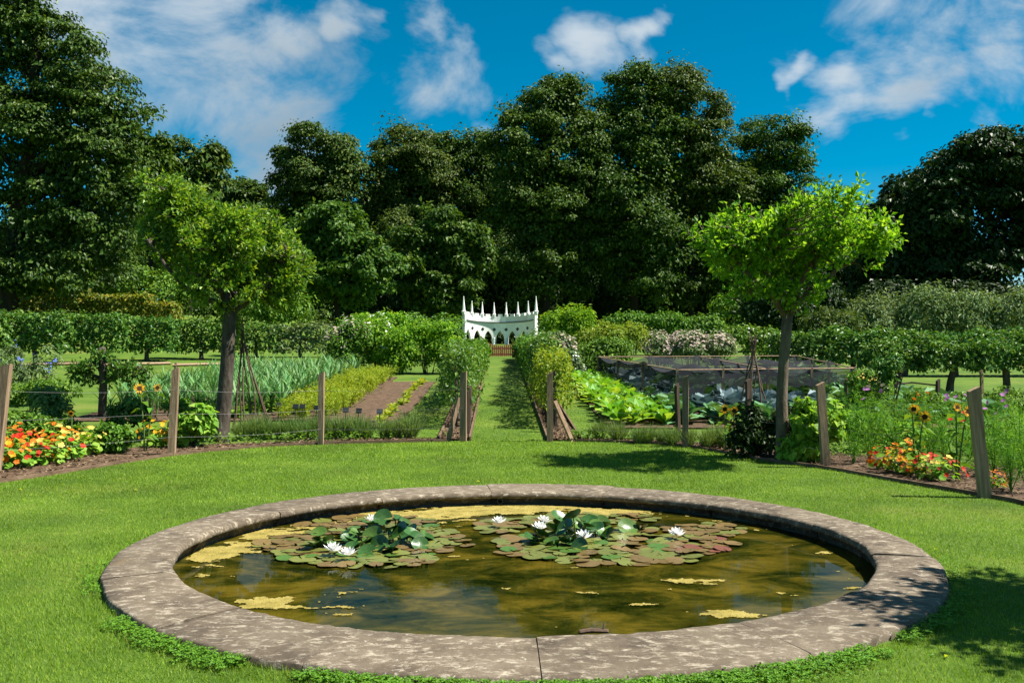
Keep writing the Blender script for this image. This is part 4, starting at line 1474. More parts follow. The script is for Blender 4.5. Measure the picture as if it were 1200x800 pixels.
# trained fruit trees: left rows
def espalier(label, u, d, wpx, v0, v1, group, n=1500, L=0.16, W=0.10, mat=None, dep=0.9):
    x = X(u, d)
    z = hz(x, d)
    root = thing('espalier_tree', label, 'espalier', (x, d, z), 0, group)
    w = wpx / F * d
    za, zb = Z(v1, d) - z, Z(v0, d) - z
    obj('crown', hedge_leaves(MB(), w * 1.08, dep, za, zb, n, L, W, 0.16, 0.5, 0.05), mat or L_apple_dark, root)
    mb = MB()
    lean = rng.normal() * 0.06
    pts = [(0, 0, -0.1), (lean * 0.3, 0, za * 0.5), (lean, 0.02, za), (0, 0, zb * 0.85)]
    mb.tube(pts, [0.11, 0.085, 0.08, 0.03], 8)
    for f in (0.15, 0.5, 0.85):
        zz = za + (zb - za) * f
        for s in (-1, 1):
            mb.tube([(0, 0, zz - 0.05), (s * w * 0.2, 0, zz + 0.03), (s * w * 0.46, 0, zz)], [0.04, 0.03, 0.015], 6)
    obj('trunk', mb, M_bark, root)
    return root


for q, u in enumerate((-25, 42, 108, 172, 236)):
    d = np.interp(u, [0, 380], [35, 42])
    espalier(ORD[q] + ' from the left in the tall trained hedge of fruit trees below the golden hedge', u, d, 66, np.interp(u, [0, 240], [367, 378]), 411, 'trained fruit trees on the left', 2300, 0.15, 0.10)
for q, u in enumerate((300, 352)):
    espalier(('dusty' if q else 'green') + ' trained fruit tree ' + ('beside the bright bushes behind the leeks' if q else 'behind the cane wigwam and leeks'), u, 41.5, 54, 381, 412, 'trained fruit trees on the left', 1500, 0.15, 0.10, L_apple_dark if q == 0 else L_grey)
for q, u in enumerate((940, 1000, 1060, 1120, 1180, 1240)):
    espalier(ORD[q] + ' from the left in the back row of trained fruit trees on the right', u, 30, 62, 391 + rng.normal(), 424, 'trained fruit trees on the right, back row', 2400, 0.12, 0.08)
for q, u in enumerate((1050, 1112, 1180, 1250)):
    espalier(ORD[q] + ' from the left in the front row of right-hand trained trees', u, 23.5, 66, 405 + rng.normal(), 432, 'trained fruit trees on the right, front row', 2200, 0.10, 0.07, None, 0.7)


# rows of cordons along the grass walk: local x runs along the walk
def walk_hedge(side, q, y0, ln, hgt, xo, mat, label, wid):
    yc = y0 + ln / 2
    x = axis_x(yc) + xo
    root = thing('cordon_hedge', label, 'hedge', (x, yc, hz(x, yc)), math.pi / 2 + 0.0135, 'hedge plants lining the grass walk')
    L = 0.075 + 0.0016 * (y0 - 17) * 2
    obj('foliage', hedge_leaves(MB(), ln, wid, 0.34 if q < 2 else 0.2, hgt, int(4200 if q < 2 else 2600), L, L * 0.62, 0.16, 0.5, 0.07), mat, root)
    for t in np.arange(-ln / 2 + 0.25, ln / 2, 0.75):
        mb = MB().tube([(t, rng.normal() * 0.03, -0.1), (t + rng.normal() * 0.05, rng.normal() * 0.04, 0.3), (t + rng.normal() * 0.1, 0, hgt * 0.8)], [0.035, 0.03, 0.015], 6)
        obj('stem', mb, M_bark, root)


for q in range(6):
    y0 = 16.9 + q * 3.9
    walk_hedge(-1, q, y0, 3.8, [1.32, 1.18, 1.05, 0.92, 0.80, 0.70][q], -0.93, L_apple_dark if q in (0, 3) else L_mid, ORD[q] + ' hedge plant from the lawn on the sunlit side of the grass walk', 0.50)
    walk_hedge(1, q, y0, 3.8, [1.20, 1.36, 1.20, 1.02, 0.88, 0.74][q], 0.86, L_yellow if q == 0 else (L_apple_dark if q in (1, 4) else L_mid), ORD[q] + ' hedge plant from the lawn on the side shading the grass walk', 0.46)
# stakes of the walk hedge near the lawn
for q, (x, y) in enumerate(((-0.74, 16.1), (-0.76, 16.9), (0.66, 16.5), (0.64, 17.6), (0.63, 18.8), (0.62, 20.2))):
    tag(obj('hedge_stake', post_mb(0.75, 0.055), M_wood_dark, None, (x, y, hz(x, y)), (0, rng.normal() * 0.03, rng.random())),
        ORD[q if q < 2 else q - 2] + ' short brown stake from the lawn under the ' + ('sunlit hedge' if q < 2 else 'shading hedge') + ' of the grass walk', 'stake', 'stakes under the walk hedges')

# golden clipped hedge on the bank and shrubs above it
for q, (u, wpx) in enumerate(((-20, 80), (60, 78), (137, 78), (190, 34))):
    d = 50
    x = X(u, d)
    z = hz(x, d)
    root = thing('golden_hedge', ORD[q] + ' clipped block from the left of the golden hedge on the bank', 'hedge', (x, d, z), 0, 'golden hedge blocks')
    zt = Z([336, 338, 347, 356][q], d) - z
    obj('foliage', hedge_leaves(MB(), wpx / F * d * 1.04, 1.6, 0.15, zt, 2600 if wpx > 50 else 1300, 0.19, 0.13, 0.08, 0.3, 0.04), L_gold, root)
    obj('stems', stems_mb(8, 1.5, zt * 0.8, 0.03), M_bark, root)
bk = dict(n_clump=60, per=48, L=0.20, W=0.13, cr=(0.35, 0.8))
px_bush('bank_shrub', 'light green shrub on the bank above the golden hedge', 56, [(150, 330, 34, 20), (125, 338, 28, 18)], L_mid, **bk)
px_bush('bank_shrub', 'green shrub on the bank between golden hedge and left garden tree', 57, [(195, 342, 34, 20), (225, 352, 28, 22)], L_mid, **bk)
px_bush('bank_shrub', 'dark shrub under the left garden tree behind the trained trees', 56, [(255, 362, 34, 22), (290, 368, 28, 18)], L_beech, **bk)
px_bush('bank_shrub', 'rounded green shrub behind the green trained fruit tree and wigwam', 54, [(335, 366, 30, 22), (310, 358, 24, 20)], L_mid, **bk)
px_bush('bank_shrub', 'dark evergreen shrub at the foot of the huge left beech', 54, [(40, 318, 50, 30), (100, 312, 40, 30)], L_dark, **{**bk, 'n_clump': 110})
px_bush('bank_shrub', 'dark shrub at the left edge under the huge beech', 53, [(-30, 318, 50, 35)], L_dark, **bk)
# understorey of the wood
us_ = dict(n_clump=90, per=46, L=0.30, W=0.20, cr=(0.5, 1.1))
for q, (u, v, ru, rv, d, m) in enumerate(((375, 368, 40, 30, 78, L_beech), (430, 368, 38, 30, 80, L_dark), (480, 362, 36, 34, 80, L_dark), (530, 366, 34, 30, 80, L_beech), (575, 362, 34, 40, 84, L_dark), (625, 355, 36, 45, 84, L_dark),
                                         (680, 360, 42, 40, 82, L_dark), (735, 358, 42, 42, 82, L_dark), (790, 358, 42, 42, 82, L_dark), (845, 360, 40, 40, 80, L_dark), (900, 358, 44, 40, 80, L_dark), (955, 362, 40, 34, 78, L_dark), (1010, 366, 36, 30, 76, L_dark))):
    d = d + 11
    px_bush('understorey_shrub', ORD[q] + ' from the left of the dark shrubs along the foot of the wood', d, [(u, v, ru, rv), (u + 8, v + 18, ru, 24)], m, group='understorey along the wood', **us_)
px_bush('understorey_shrub', 'low dark shrub close behind the arches of the white folly', 74, [(560, 393, 24, 16), (590, 391, 28, 17), (618, 393, 24, 16)], L_dark, 190, 46, 0.26, 0.18, (0.3, 0.7))
px_bush('understorey_shrub', 'lighter shrub catching sun under the right part of the wood', 62, [(862, 366, 26, 26), (885, 378, 24, 18)], L_mid, 70, 46, 0.22, 0.14, (0.35, 0.8))

# bright border bushes left of the walk
lb = dict(n_clump=75, per=60, L=0.115, W=0.060, cr=(0.16, 0.34), group='bright bushes behind the soil bed', upb=0.3)
px_bush('border_bush', 'bright green bush with greyish flower heads beside the dusty trained tree', 31, [(402, 412, 20, 26), (415, 395, 18, 20), (396, 398, 14, 16)], L_mid, flowers=(F_pink, 34, 0.09), **lb)
px_bush('border_bush', 'bright green bush dotted white in the middle behind the soil bed', 31.5, [(440, 400, 26, 26), (452, 415, 24, 22), (432, 418, 20, 20)], L_lime, flowers=(F_white, 12, 0.08), **lb)
px_bush('border_bush', 'largest bright green bush behind the soil bed', 31, [(492, 405, 24, 26), (515, 402, 24, 24), (470, 410, 18, 24), (528, 415, 16, 20)], L_lime, **{**lb, 'n_clump': 110})
px_bush('border_bush', 'tall leafy shoots behind the bright bushes left of the white folly', 39, [(520, 386, 24, 14), (480, 380, 22, 12), (530, 394, 12, 12)], L_mid, **{**lb, 'L': 0.15, 'W': 0.07})
px_bush('border_bush', 'bright shoots right above the soil bed behind flower heads', 37, [(425, 382, 26, 12), (455, 380, 22, 12)], L_lime, **{**lb, 'L': 0.14, 'W': 0.07}, flowers=(F_white, 8, 0.1))

# right of the walk
px_bush('border_bush', 'clump of upright green shoots right of the white folly', 41, [(650, 381, 13, 13), (666, 381, 14, 13), (683, 380, 12, 13)], L_lime, 70, 60, 0.19, 0.05, (0.15, 0.4), flat=1.8, group='border bushes right of the walk')
px_bush('border_bush', 'rounded lime-yellow bush between the walk and the netting cage', 33, [(705, 395, 28, 15), (735, 396, 24, 14), (690, 403, 18, 14)], L_yellow, 100, 60, 0.11, 0.06, (0.16, 0.34), group='border bushes right of the walk')
px_bush('border_bush', 'darker green bush below the lime-yellow bush at the cage corner', 30, [(690, 420, 20, 18), (708, 415, 18, 18), (725, 412, 16, 14)], L_mid, 80, 60, 0.10, 0.055, (0.14, 0.3), group='border bushes right of the walk')
px_bush('border_bush', 'pale pinkish flowering bush close to the shading walk hedge', 30, [(648, 402, 16, 12), (662, 410, 12, 14)], L_grey, 45, 50, 0.09, 0.05, (0.12, 0.26), flowers=(F_pink, 46, 0.085), group='border bushes right of the walk')
px_bush('border_bush', 'white-flowered stems below the pinkish bush near the chard row', 28, [(668, 425, 10, 16), (676, 438, 9, 12)], L_grey, 40, 44, 0.08, 0.045, (0.1, 0.24), flowers=(F_white, 22, 0.06), group='border bushes right of the walk')
for q, (u, v, ru) in enumerate(((770, 405, 22), (805, 402, 24), (838, 405, 20))):
    px_bush('flowering_bush', ORD[q] + ' from the left of the dusty pink flower clumps behind the netting', 33, [(u, v, ru, 15), (u + 5, v + 8, ru, 12)], L_grey, 60, 50, 0.09, 0.05, (0.14, 0.3), flowers=(F_pink, 70, 0.075), group='dusty pink flower clumps')
for q, (u, v, ru) in enumerate(((735, 380, 28), (780, 379, 28), (822, 383, 24))):
    px_bush('wild_bush', ORD[q] + ' from the left of the green bushes beyond the pink flower clumps', 44, [(u, v, ru, 12), (u + 8, v + 7, ru, 10)], L_mid, 70, 50, 0.15, 0.08, (0.2, 0.45), group='green bushes beyond the pink clumps')
px_bush('wild_bush', 'green bush hiding the foot of the right garden tree from behind', 36, [(870, 402, 22, 20), (895, 405, 20, 20)], L_mid, 60, 50, 0.13, 0.08, (0.18, 0.4), flowers=(F_white, 10, 0.08))
gb = dict(n_clump=90, per=54, L=0.20, W=0.075, cr=(0.3, 0.65), flat=1.0, group='grey-green willowy bushes')
px_bush('willow_bush', 'low brownish bush at the left end of the grey-green bushes', 40, [(975, 383, 32, 15)], L_beech_warm, **gb)
for q, (u, v, ru, rv) in enumerate(((1030, 372, 30, 26), (1080, 366, 36, 27), (1128, 370, 36, 26), (1185, 370, 40, 28))):
    px_bush('willow_bush', ORD[q] + ' from the left of the tall grey-green bushes behind the trained trees', 44, [(u, v, ru, rv), (u - 6, v + 12, ru, rv)], L_grey, **gb)
for q, (u, d) in enumerate(((905, 50), (950, 52), (1040, 52), (1100, 54), (1160, 54), (1200, 50), (1245, 52))):
    px_bush('back_hedge_bush', ORD[q] + ' from the left of the dark bushes between grey-green bushes and wood', d, [(u, 362, 42, 30), (u + 10, 380, 42, 24)], L_dark, 110, 46, 0.24, 0.16, (0.35, 0.8), group='dark bushes before the right wood')


# ================================================================ VEGETABLE PLOTS
def strap(mb, p0, d, up, L, W, bend, seg=3):
    """one arching strap-shaped leaf"""
    side = unit(np.cross(d, [0, 0, 1]))
    pts = []
    p = np.array(p0, float)
    el = up
    for q in range(seg + 1):
        w = W * (1 - (q / seg) ** 2) + 0.002
        pts += [p - side * w / 2, p + side * w / 2]
        p = p + (d * math.cos(el) + np.array([0, 0, 1]) * math.sin(el)) * L / seg
        el -= bend / seg
    mb.add(pts, [(2 * q, 2 * q + 1, 2 * q + 3, 2 * q + 2) for q in range(seg)])


def rosette(n, L, W, up, bend, seg=3, rise=0.0, broad=True):
    mb = MB()
    for q in range(n):
        a = q * 2.4 + rng.normal() * 0.2
        d = np.array([math.cos(a), math.sin(a), 0])
        t = q / n
        e = up[0] + (up[1] - up[0]) * t + rng.normal() * 0.08
        l = L * (1 - 0.35 * t) * rng.uniform(0.85, 1.15)
        side = np.array([-math.sin(a), math.cos(a), 0])
        p = np.array([0, 0, rise * t])
        pts = []
        prof = (0.18, 0.9, 1.0, 0.25) if broad else (0.5, 1, 0.8, 0.1)
        el = e
        for k, w in enumerate(prof):
            wig = rng.normal() * 0.03 * L
            pts += [p - side * W * w / 2 + [0, 0, wig + 0.10 * W * w], p + [0, 0, -0.02 * L], p + side * W * w / 2 + [0, 0, -wig + 0.10 * W * w]]
            p = p + (d * math.cos(el) + np.array([0, 0, 1]) * math.sin(el)) * l / 3
            el -= bend / 3
        mb.add(pts, [f for k in range(3) for f in ((3 * k, 3 * k + 1, 3 * k + 4, 3 * k + 3), (3 * k + 1, 3 * k + 2, 3 * k + 5, 3 * k + 4))])
    return mb


def leek_proto():
    mb = MB()
    for q in range(9):
        a = (q % 2) * math.pi + rng.normal() * 0.6
        strap(mb, (0, 0, 0.08 + 0.02 * q), np.array([math.cos(a), math.sin(a), 0]), rng.uniform(1.0, 1.45), rng.uniform(0.42, 0.62), 0.042, rng.uniform(0.3, 1.5), 4)
    t = thing('leek', 'x', 'leek')
    obj('leaves', mb, L_leek, t)
    obj('stalk', MB().tube([(0, 0, -0.02), (0, 0, 0.14), (0, 0, 0.24)], [0.016, 0.018, 0.014], 6), M_stem, t)
    return t


def scatter(proto_list, spots, label, group, smin=0.85, smax=1.15, dz=0.02):
    """the first spot takes each prototype itself, the others copies"""
    used = set()
    for q, (x, y) in enumerate(spots):
        pr = proto_list[q % len(proto_list)]
        s = rng.uniform(smin, smax)
        rz = rng.random() * 6.283
        loc = (x, y, hz(x, y) + dz)
        lab = label(q, x, y) if callable(label) else label
        if id(pr) not in used:
            used.add(id(pr))
            pr.location = loc
            pr.rotation_euler = (0, 0, rz)
            pr.scale = (s, s, s)
            pr['label'] = lab
            pr['group'] = group
        else:
            dup(pr, loc, rz, s, lab, group)


leeks = [leek_proto() for _ in range(4)]
sp = [(x - 0.0135 * (y - 15) + rng.normal() * 0.05, y + rng.normal() * 0.05) for y in np.arange(18.9, 29.6, 0.39) for x in np.arange(-7.95, -4.5, 0.345)]
scatter(leeks, sp[:298], lambda q, x, y: 'blue-green leek, ' + ORD[q % 10] + ' from the left in the ' + ORD[q // 10] + ' row of the leek bed', 'leeks in the leek bed', 0.9, 1.3)


def simple_plant(name, cat, mb, mat, part='leaves', extra=None):
    t = thing(name, 'x', cat)
    obj(part, mb, mat, t)
    if extra:
        for (n, m2, mt) in extra:
            obj(n, m2, mt, t)
    return t


def feather_mb(n_stem, hgt, n_leaf, L, spread=0.25, fine=0.006):
    mb = MB()
    for _ in range(n_stem):
        a = rng.random() * 6.283
        end = np.array([math.cos(a) * spread * rng.random() * hgt * 1.3, math.sin(a) * spread * rng.random() * hgt * 1.3, hgt * rng.uniform(0.7, 1.05)])
        midp = end * [0.35, 0.35, 0.5]
        mb.tube([(0, 0, 0), midp, end], [0.006, 0.005, 0.002], 4, cap=False)
        t = rng.uniform(0.15, 1.0, n_leaf)
        P = np.where(t[:, None] < 0.5, midp * (t[:, None] * 2), midp + (end - midp) * (t[:, None] * 2 - 1))
        e = rdir(n_leaf) * [1, 1, 0.5] + [0, 0, 0.25]
        D = unit(e) * L * rng.uniform(0.5, 1.1, (n_leaf, 1))
        mb.blades(P, D, fine, rdir(n_leaf))
        # side threads
        P2 = P + D * 0.55
        mb.blades(P2, unit(e + rdir(n_leaf)) * L * 0.5, fine, rdir(n_leaf))
        mb.blades(P2, unit(e + rdir(n_leaf)) * L * 0.5, fine, rdir(n_leaf))
    return mb


carrots = [simple_plant('carrot_plant', 'carrot', feather_mb(7, 0.38, 16, 0.13, 0.5, 0.016), L_carrot) for _ in range(3)]
sp = [(x - 0.0135 * (y - 15) + rng.normal() * 0.07, y + rng.normal() * 0.07) for y in np.arange(18.0, 28.3, 0.42) for x in (-4.35, -4.05, -3.75, -3.45)]
scatter(carrots, sp, lambda q, x, y: 'yellow-green carrot top, ' + ORD[q % 4] + ' from the leeks in the ' + ORD[q // 4] + ' rank back', 'carrot tops beside the bare soil', 0.8, 1.25)
letts = [simple_plant('lettuce', 'lettuce', rosette(9, 0.17, 0.10, (0.4, 1.3), 0.6), L_yellow) for _ in range(2)]
sp = [(-2.38 - 0.0135 * (y - 15) + rng.normal() * 0.05, y) for y in np.arange(17.4, 27.2, 0.36)]
scatter(letts, sp, lambda q, x, y: ORD[q] + ' pale lettuce from the lawn in the thin row across bare soil', 'lettuces in the thin row', 0.7, 1.3)
straw = [simple_plant('strawberry_plant', 'strawberry plant', rosette(16, 0.30, 0.15, (0.3, 1.2), 0.9), L_mid) for _ in range(2)]
sp = [at(u, v)[:2] for (u, v) in ((292, 486), (308, 484), (322, 482), (337, 481), (350, 478), (300, 478), (318, 476), (335, 474), (275, 490), (345, 486))]
sp.sort()
scatter(straw, sp, lambda q, x, y: ORD[q] + ' leafy strawberry plant from the left in front of the leeks', 'strawberry plants before the leeks', 0.9, 1.3)

chards = [simple_plant('chard_plant', 'chard', rosette(13, 0.46, 0.17, (0.55, 1.35), 0.8, rise=0.05), L_chard) for _ in range(4)]
sp = [(x - 0.0135 * (y - 15) + rng.normal() * 0.06, y + rng.normal() * 0.08) for y in np.arange(17.5, 27.5, 0.47) for x in (2.02, 2.38, 2.74)]
scatter(chards, sp, lambda q, x, y: 'bright green chard, ' + ORD[q % 3] + ' from the walk in the ' + ORD[q // 3] + ' rank back', 'chard in the sunny row', 0.85, 1.2)

cabs = [simple_plant('cabbage_plant', 'cabbage', rosette(16, 0.42, 0.30, (0.15, 1.3), 0.5, rise=0.1), L_brass) for _ in range(3)]
blues = [simple_plant('cabbage_plant', 'cabbage', rosette(16, 0.40, 0.28, (0.25, 1.35), 0.5, rise=0.12), L_blue) for _ in range(2)]
sg, sb, lg, lbl = [], [], [], []
for qr, y in enumerate(np.arange(17.6, 29, 0.72)):
    for qc, x in enumerate(np.arange(3.25, 9.2, 0.62)):
        xx, yy = x - 0.0135 * (y - 15) + rng.normal() * 0.06, y + rng.normal() * 0.07
        blue = (18.9 < y < 20.5 and 3.6 < xx < 6.8) or (y > 24.5 and xx < 4.0) or rng.random() < 0.12
        (sb if blue else sg).append((xx, yy))
        (lbl if blue else lg).append(('blue-grey' if blue else 'green') + ' cabbage, ' + ORD[qc] + ' from the left in the ' + ORD[qr] + ' rank of the netted bed')
scatter(cabs, sg, lambda q, x, y: lg[q], 'green cabbages in the netted bed', 0.85, 1.35)
scatter(blues, sb, lambda q, x, y: lbl[q], 'blue-grey cabbages in the netted bed', 0.9, 1.3)


# lavender tufts along both fences
def lav_proto():
    mb = MB()
    n = 230
    a = rng.random(n) * 6.283
    e = rng.uniform(0.0, 0.75, n)
    D = np.stack([np.cos(a) * np.sin(e), np.sin(a) * np.sin(e), np.cos(e)], -1) * rng.uniform(0.22, 0.40, n)[:, None]
    P = np.stack([np.cos(a) * 0.08 * rng.random(n), np.sin(a) * 0.08 * rng.random(n), np.zeros(n)], -1)
    mb.blades(P, D, 0.011, rdir(n) * [1, 1, 0.2])
    mb.blades(P + D * 0.5, D * 0.5 + rdir(n) * 0.07, 0.009, rdir(n) * [1, 1, 0.2])
    return simple_plant('lavender_bush', 'lavender', mb, L_lav)


lavs = [lav_proto() for _ in range(3)]
us = list(range(284, 492, 15))
sp = [at(u + rng.normal() * 2, 515.5 - 0.012 * (u - 284) + rng.normal() * 0.6)[:2] for u in us]
scatter(lavs, sp, lambda q, x, y: ORD[q] + ' lavender tuft from the left in the low row between wigwam and walk', 'lavender row before the soil bed', 0.85, 1.25)
lavs2 = [lav_proto() for _ in range(2)]
us = list(range(708, 862, 17))
sp = [at(u + rng.normal() * 3, 516 + 0.07 * (u - 708) + rng.normal() * 0.8)[:2] for u in us]
scatter(lavs2, sp, lambda q, x, y: ORD[q] + ' lavender tuft from the left in the sparse row before the netting', 'lavender row before the netting', 0.7, 1.05)


# slate plant labels
def label_proto():
    t = thing('plant_label', 'x', 'plant label')
    obj('stake', MB().box(-0.008, 0.008, -0.004, 0.004, -0.05, 0.30), M_label, t)
    obj('plate', MB().add([(-.055, -.006, .28), (.055, -.006, .28), (.055, .03, .36), (-.055, .03, .36), (-.055, .0, .27), (.055, .0, .27), (.055, .036, .35), (-.055, .036, .35)],
                          [(0, 1, 2, 3), (7, 6, 5, 4), (0, 4, 5, 1), (3, 2, 6, 7), (0, 3, 7, 4), (1, 5, 6, 2)]), M_label, t)
    return t


sp = [at(u, v)[:2] for (u, v) in ((326, 494), (346, 496), (354, 496), (371, 498), (405, 501), (420, 502), (445, 503))]
lp = label_proto()
for q, (x, y) in enumerate(sp):
    lab = ORD[q] + ' small dark plant label from the left in front of the vegetable rows'
    if q == 0:
        lp.location = (x, y, hz(x, y))
        lp['label'] = lab
        lp['group'] = 'dark plant labels'
    else:
        dup(lp, (x, y, hz(x, y)), rng.normal() * 0.2, 1.0, lab, 'dark plant labels')


# cane wigwams
def wigwam(label, u0, u1, vb, ua, va, n):
    uc = (u0 + u1) / 2
    x, y, z = at(uc, vb)
    root = thing('cane_wigwam', label, 'cane wigwam', (x, y, z))
    r = (u1 - u0) / 2 / F * y
    top = np.array([X(ua, y) - x, 0, Z(va, y) - z])
    for q in range(n):
        a = q * 2 * math.pi / n + 0.4
        p0 = np.array([math.cos(a) * r, math.sin(a) * r, -0.05])
        off = rng.normal(size=3) * [0.03, 0.03, 0.05]
        pt = top + off - np.array([math.cos(a), math.sin(a), 0]) * 0.06
        t = np.linspace(0, 1, 6)[:, None]
        p = p0 + (pt - p0) * t + rng.normal(size=(6, 3)) * 0.018 * np.sin(np.pi * t)
        obj('cane', MB().tube(p, np.linspace(0.016, 0.010, 6), 6), M_cane, root)
    zt = top * 0.93
    aa = np.linspace(0, 2 * np.pi * 2, 22)
    obj('binding', MB().tube(np.stack([zt[0] + np.cos(aa) * 0.055, zt[1] + np.sin(aa) * 0.055, zt[2] + np.linspace(-0.02, 0.02, 22)], -1), 0.006, 4), M_cane, root)


wigwam('bare cane wigwam leaning beside the grey trunk of the left tree', 272, 322, 505, 281, 376, 9)
wigwam('bare cane wigwam standing in front of the black netting', 862, 902, 487, 884, 393, 8)


# netting cage over the cabbages
def netting_cage():
    root = thing('netting_cage', 'low timber cage draped with sagging black netting over the cabbages', 'netting cage', (0, 0, 0))
    NL_, FL, FR, BR = (2.52, 28.0), (3.38, 19.6), (7.3, 20.4), (8.6, 29.0)

    def bil(s, t):
        a = np.array(FL) * (1 - s) + np.array(FR) * s
        b = np.array(NL_) * (1 - s) + np.array(BR) * s
        return a * (1 - t) + b * t
    H = 0.98
    nx, ny = 31, 25
    V = []
    for i in range(nx):
        for j in range(ny):
            s, t = i / (nx - 1), j / (ny - 1)
            p = bil(s, t)
            sag = 0.10 * abs(math.sin(s * math.pi * 4)) + 0.09 * abs(math.sin(t * math.pi * 3))
            z = hz(*p) * 0.45 + H - sag * 1.35 + 0.03 * math.sin(7 * s + 5 * t) + 0.03 * math.sin(17 * s - 11 * t)
            V.append((p[0], p[1], z))
    Fc = [(i * ny + j, (i + 1) * ny + j, (i + 1) * ny + j + 1, i * ny + j + 1) for i in range(nx - 1) for j in range(ny - 1)]
    mb = MB().add(V, Fc)
    # front flap and closed left side
    fl = []
    for i in range(nx):
        p = np.array(V[i * ny])
        dr = 0.27 + 0.07 * math.sin(i * 0.9) + 0.04 * math.sin(i * 2.3) + (0.25 * math.exp(-((i - 3) / 2.0) ** 2))
        for k in range(5):
            fl.append(p - [0, 0.05 * k / 4 + 0.02 * math.sin(i * 1.3 + k), dr * k / 4])
    mb.add(fl, [(i * 5 + k, (i + 1) * 5 + k, (i + 1) * 5 + k + 1, i * 5 + k + 1) for i in range(nx - 1) for k in range(4)])
    fl = []
    for j in range(ny):
        p = np.array(V[j])
        f = j / (ny - 1)
        dr = 0.22 + 0.62 * max(0, (f - 0.55) / 0.45) ** 1.0 + 0.05 * math.sin(j * 1.1)
        for k in range(5):
            fl.append(p - [0.05 * k / 4 + 0.015 * math.sin(j * 1.7 + k), 0, dr * k / 4])
    mb.add(fl, [(i * 5 + k, (i + 1) * 5 + k, (i + 1) * 5 + k + 1, i * 5 + k + 1) for i in range(ny - 1) for k in range(4)])
    obj('net', mb.mesh('net', True), M_net, root)
    for s in (0, 0.25, 0.5, 0.75, 1.0):
        for t in (0, 0.35, 0.68, 1.0):
            if 0 < s < 1 and 0 < t < 1 and s != 0.5:
                continue
            p = bil(s, t)
            z = hz(*p)
            hh = z * 0.45 + H - z - 0.01
            obj('post', post_mb(hh, 0.05), M_wood, root, (p[0], p[1], z))
    for (s0, t0, s1, t1) in ((0, 0, 1, 0), (0, 0, 0, 1), (0, 1, 1, 1), (1, 0, 1, 1), (0.5, 0, 0.5, 1)):
        a, b = bil(s0, t0), bil(s1, t1)
        obj('rail', MB().tube([(a[0], a[1], hz(*a) * 0.45 + H - 0.03), (b[0], b[1], hz(*b) * 0.45 + H - 0.03)], 0.016, 5), M_wood, root)


netting_cage()


# ================================================================ FLOWER BORDERS
def disc_leaves(mb, P, N, r):
    """round nasturtium leaves: six-sided, slightly dished"""
    n = len(P)
    N = unit(N)
    A = unit(np.cross(N, rdir(n)))
    B = np.cross(N, A)
    r = np.broadcast_to(r, (n,))[:, None]
    ring_ = [P + (A * math.cos(k * 1.0472) + B * math.sin(k * 1.0472)) * r + N * r * 0.12 for k in range(6)]
    V = np.stack([P] + ring_, 1).reshape(-1, 3)
    b = np.arange(n)[:, None] * 7
    Fc = np.concatenate([b + np.array([[0, 1 + k, 1 + (k + 1) % 6]]) for k in range(6)], 1).reshape(-1, 3)
    mb.add(V, Fc)


def nasturtium(mats, nl=75, nf=(18, 14)):
    t = thing('nasturtium', 'x', 'nasturtium')
    mb = MB()
    d = rdir(nl)
    d[:, 2] = np.abs(d[:, 2])
    P = d * [0.24, 0.24, 0.26] * rng.uniform(0.4, 1.0, (nl, 1)) + [0, 0, 0.03]
    disc_leaves(mb, P, d + [0, 0, 0.8] + 0.4 * rng.normal(size=(nl, 3)), rng.uniform(0.025, 0.048, nl))
    obj('leaves', mb, L_nast, t)
    for m, n in zip(mats, nf):
        d = rdir(n)
        d[:, 2] = np.abs(d[:, 2]) + 0.15
        d = unit(d)
        P = d * [0.26, 0.26, 0.32] * rng.uniform(0.8, 1.1, (n, 1)) + [0, 0, 0.03]
        obj('blossoms', fan_flowers(MB(), P, d + [0, -0.4, 0.2], rng.uniform(0.026, 0.04, n)), m, t)
    st = MB()
    for _ in range(8):
        e = rdir(1)[0] * [0.18, 0.18, 0] + [0, 0, 0.2]
        st.tube([(0, 0, 0), e * 0.5 + [0, 0, 0.03], e], [0.005, 0.004, 0.003], 4)
    obj('stems', st, M_stem, t)
    return t


nl = [((4, 551), (F_orange, F_amber), 'amber and orange nasturtium at the left edge of the photo'), ((28, 548), (F_orange, F_red), 'orange-red nasturtium second from the left edge'), ((52, 545), (F_orange, F_yellow), 'orange nasturtium in the middle of the left flower drift'),
      ((76, 541), (F_red, F_orange), 'scarlet nasturtium next to the pale yellow ones'), ((98, 535), (F_yellow, F_yellow), 'pale yellow nasturtium right of the scarlet one'), ((116, 528), (F_yellow, F_amber), 'last pale nasturtium of the left drift beside bare mulch'),
      ((16, 532), (F_red, F_orange), 'red nasturtium at the back of the left drift'), ((64, 528), (F_yellow, F_orange), 'yellow nasturtium at the back of the left drift'), ((183, 524), (F_amber, F_amber), 'yellowing nasturtium just left of the fence post by the left tree')]
for ((u, v), ms, lab) in nl:
    x, y, z = at(u, v)
    t = nasturtium(ms)
    t.location = (x, y, z + 0.02)
    t.scale = (1.25, 1.25, 1.15)
    tag(t, lab, None, 'nasturtiums in the left bed')
nr_ = [((1040, 552), (F_red, F_orange), 'red nasturtium at the left of the right-hand flower drift'), ((1056, 556), (F_amber, F_orange), 'amber nasturtium beside the red one in the right bed'), ((1073, 559), (F_amber, F_yellow), 'brightest amber nasturtium in the right bed'),
       ((1090, 562), (F_red, F_red), 'scarlet nasturtium right of the amber ones'), ((1106, 565), (F_red, F_yellow), 'low red and yellow nasturtium close to the dark leaning post'), ((1064, 542), (F_orange, F_amber), 'orange nasturtium at the back of the right drift'), ((1168, 574), (F_orange, F_orange), 'small orange nasturtium right of the dark leaning post')]
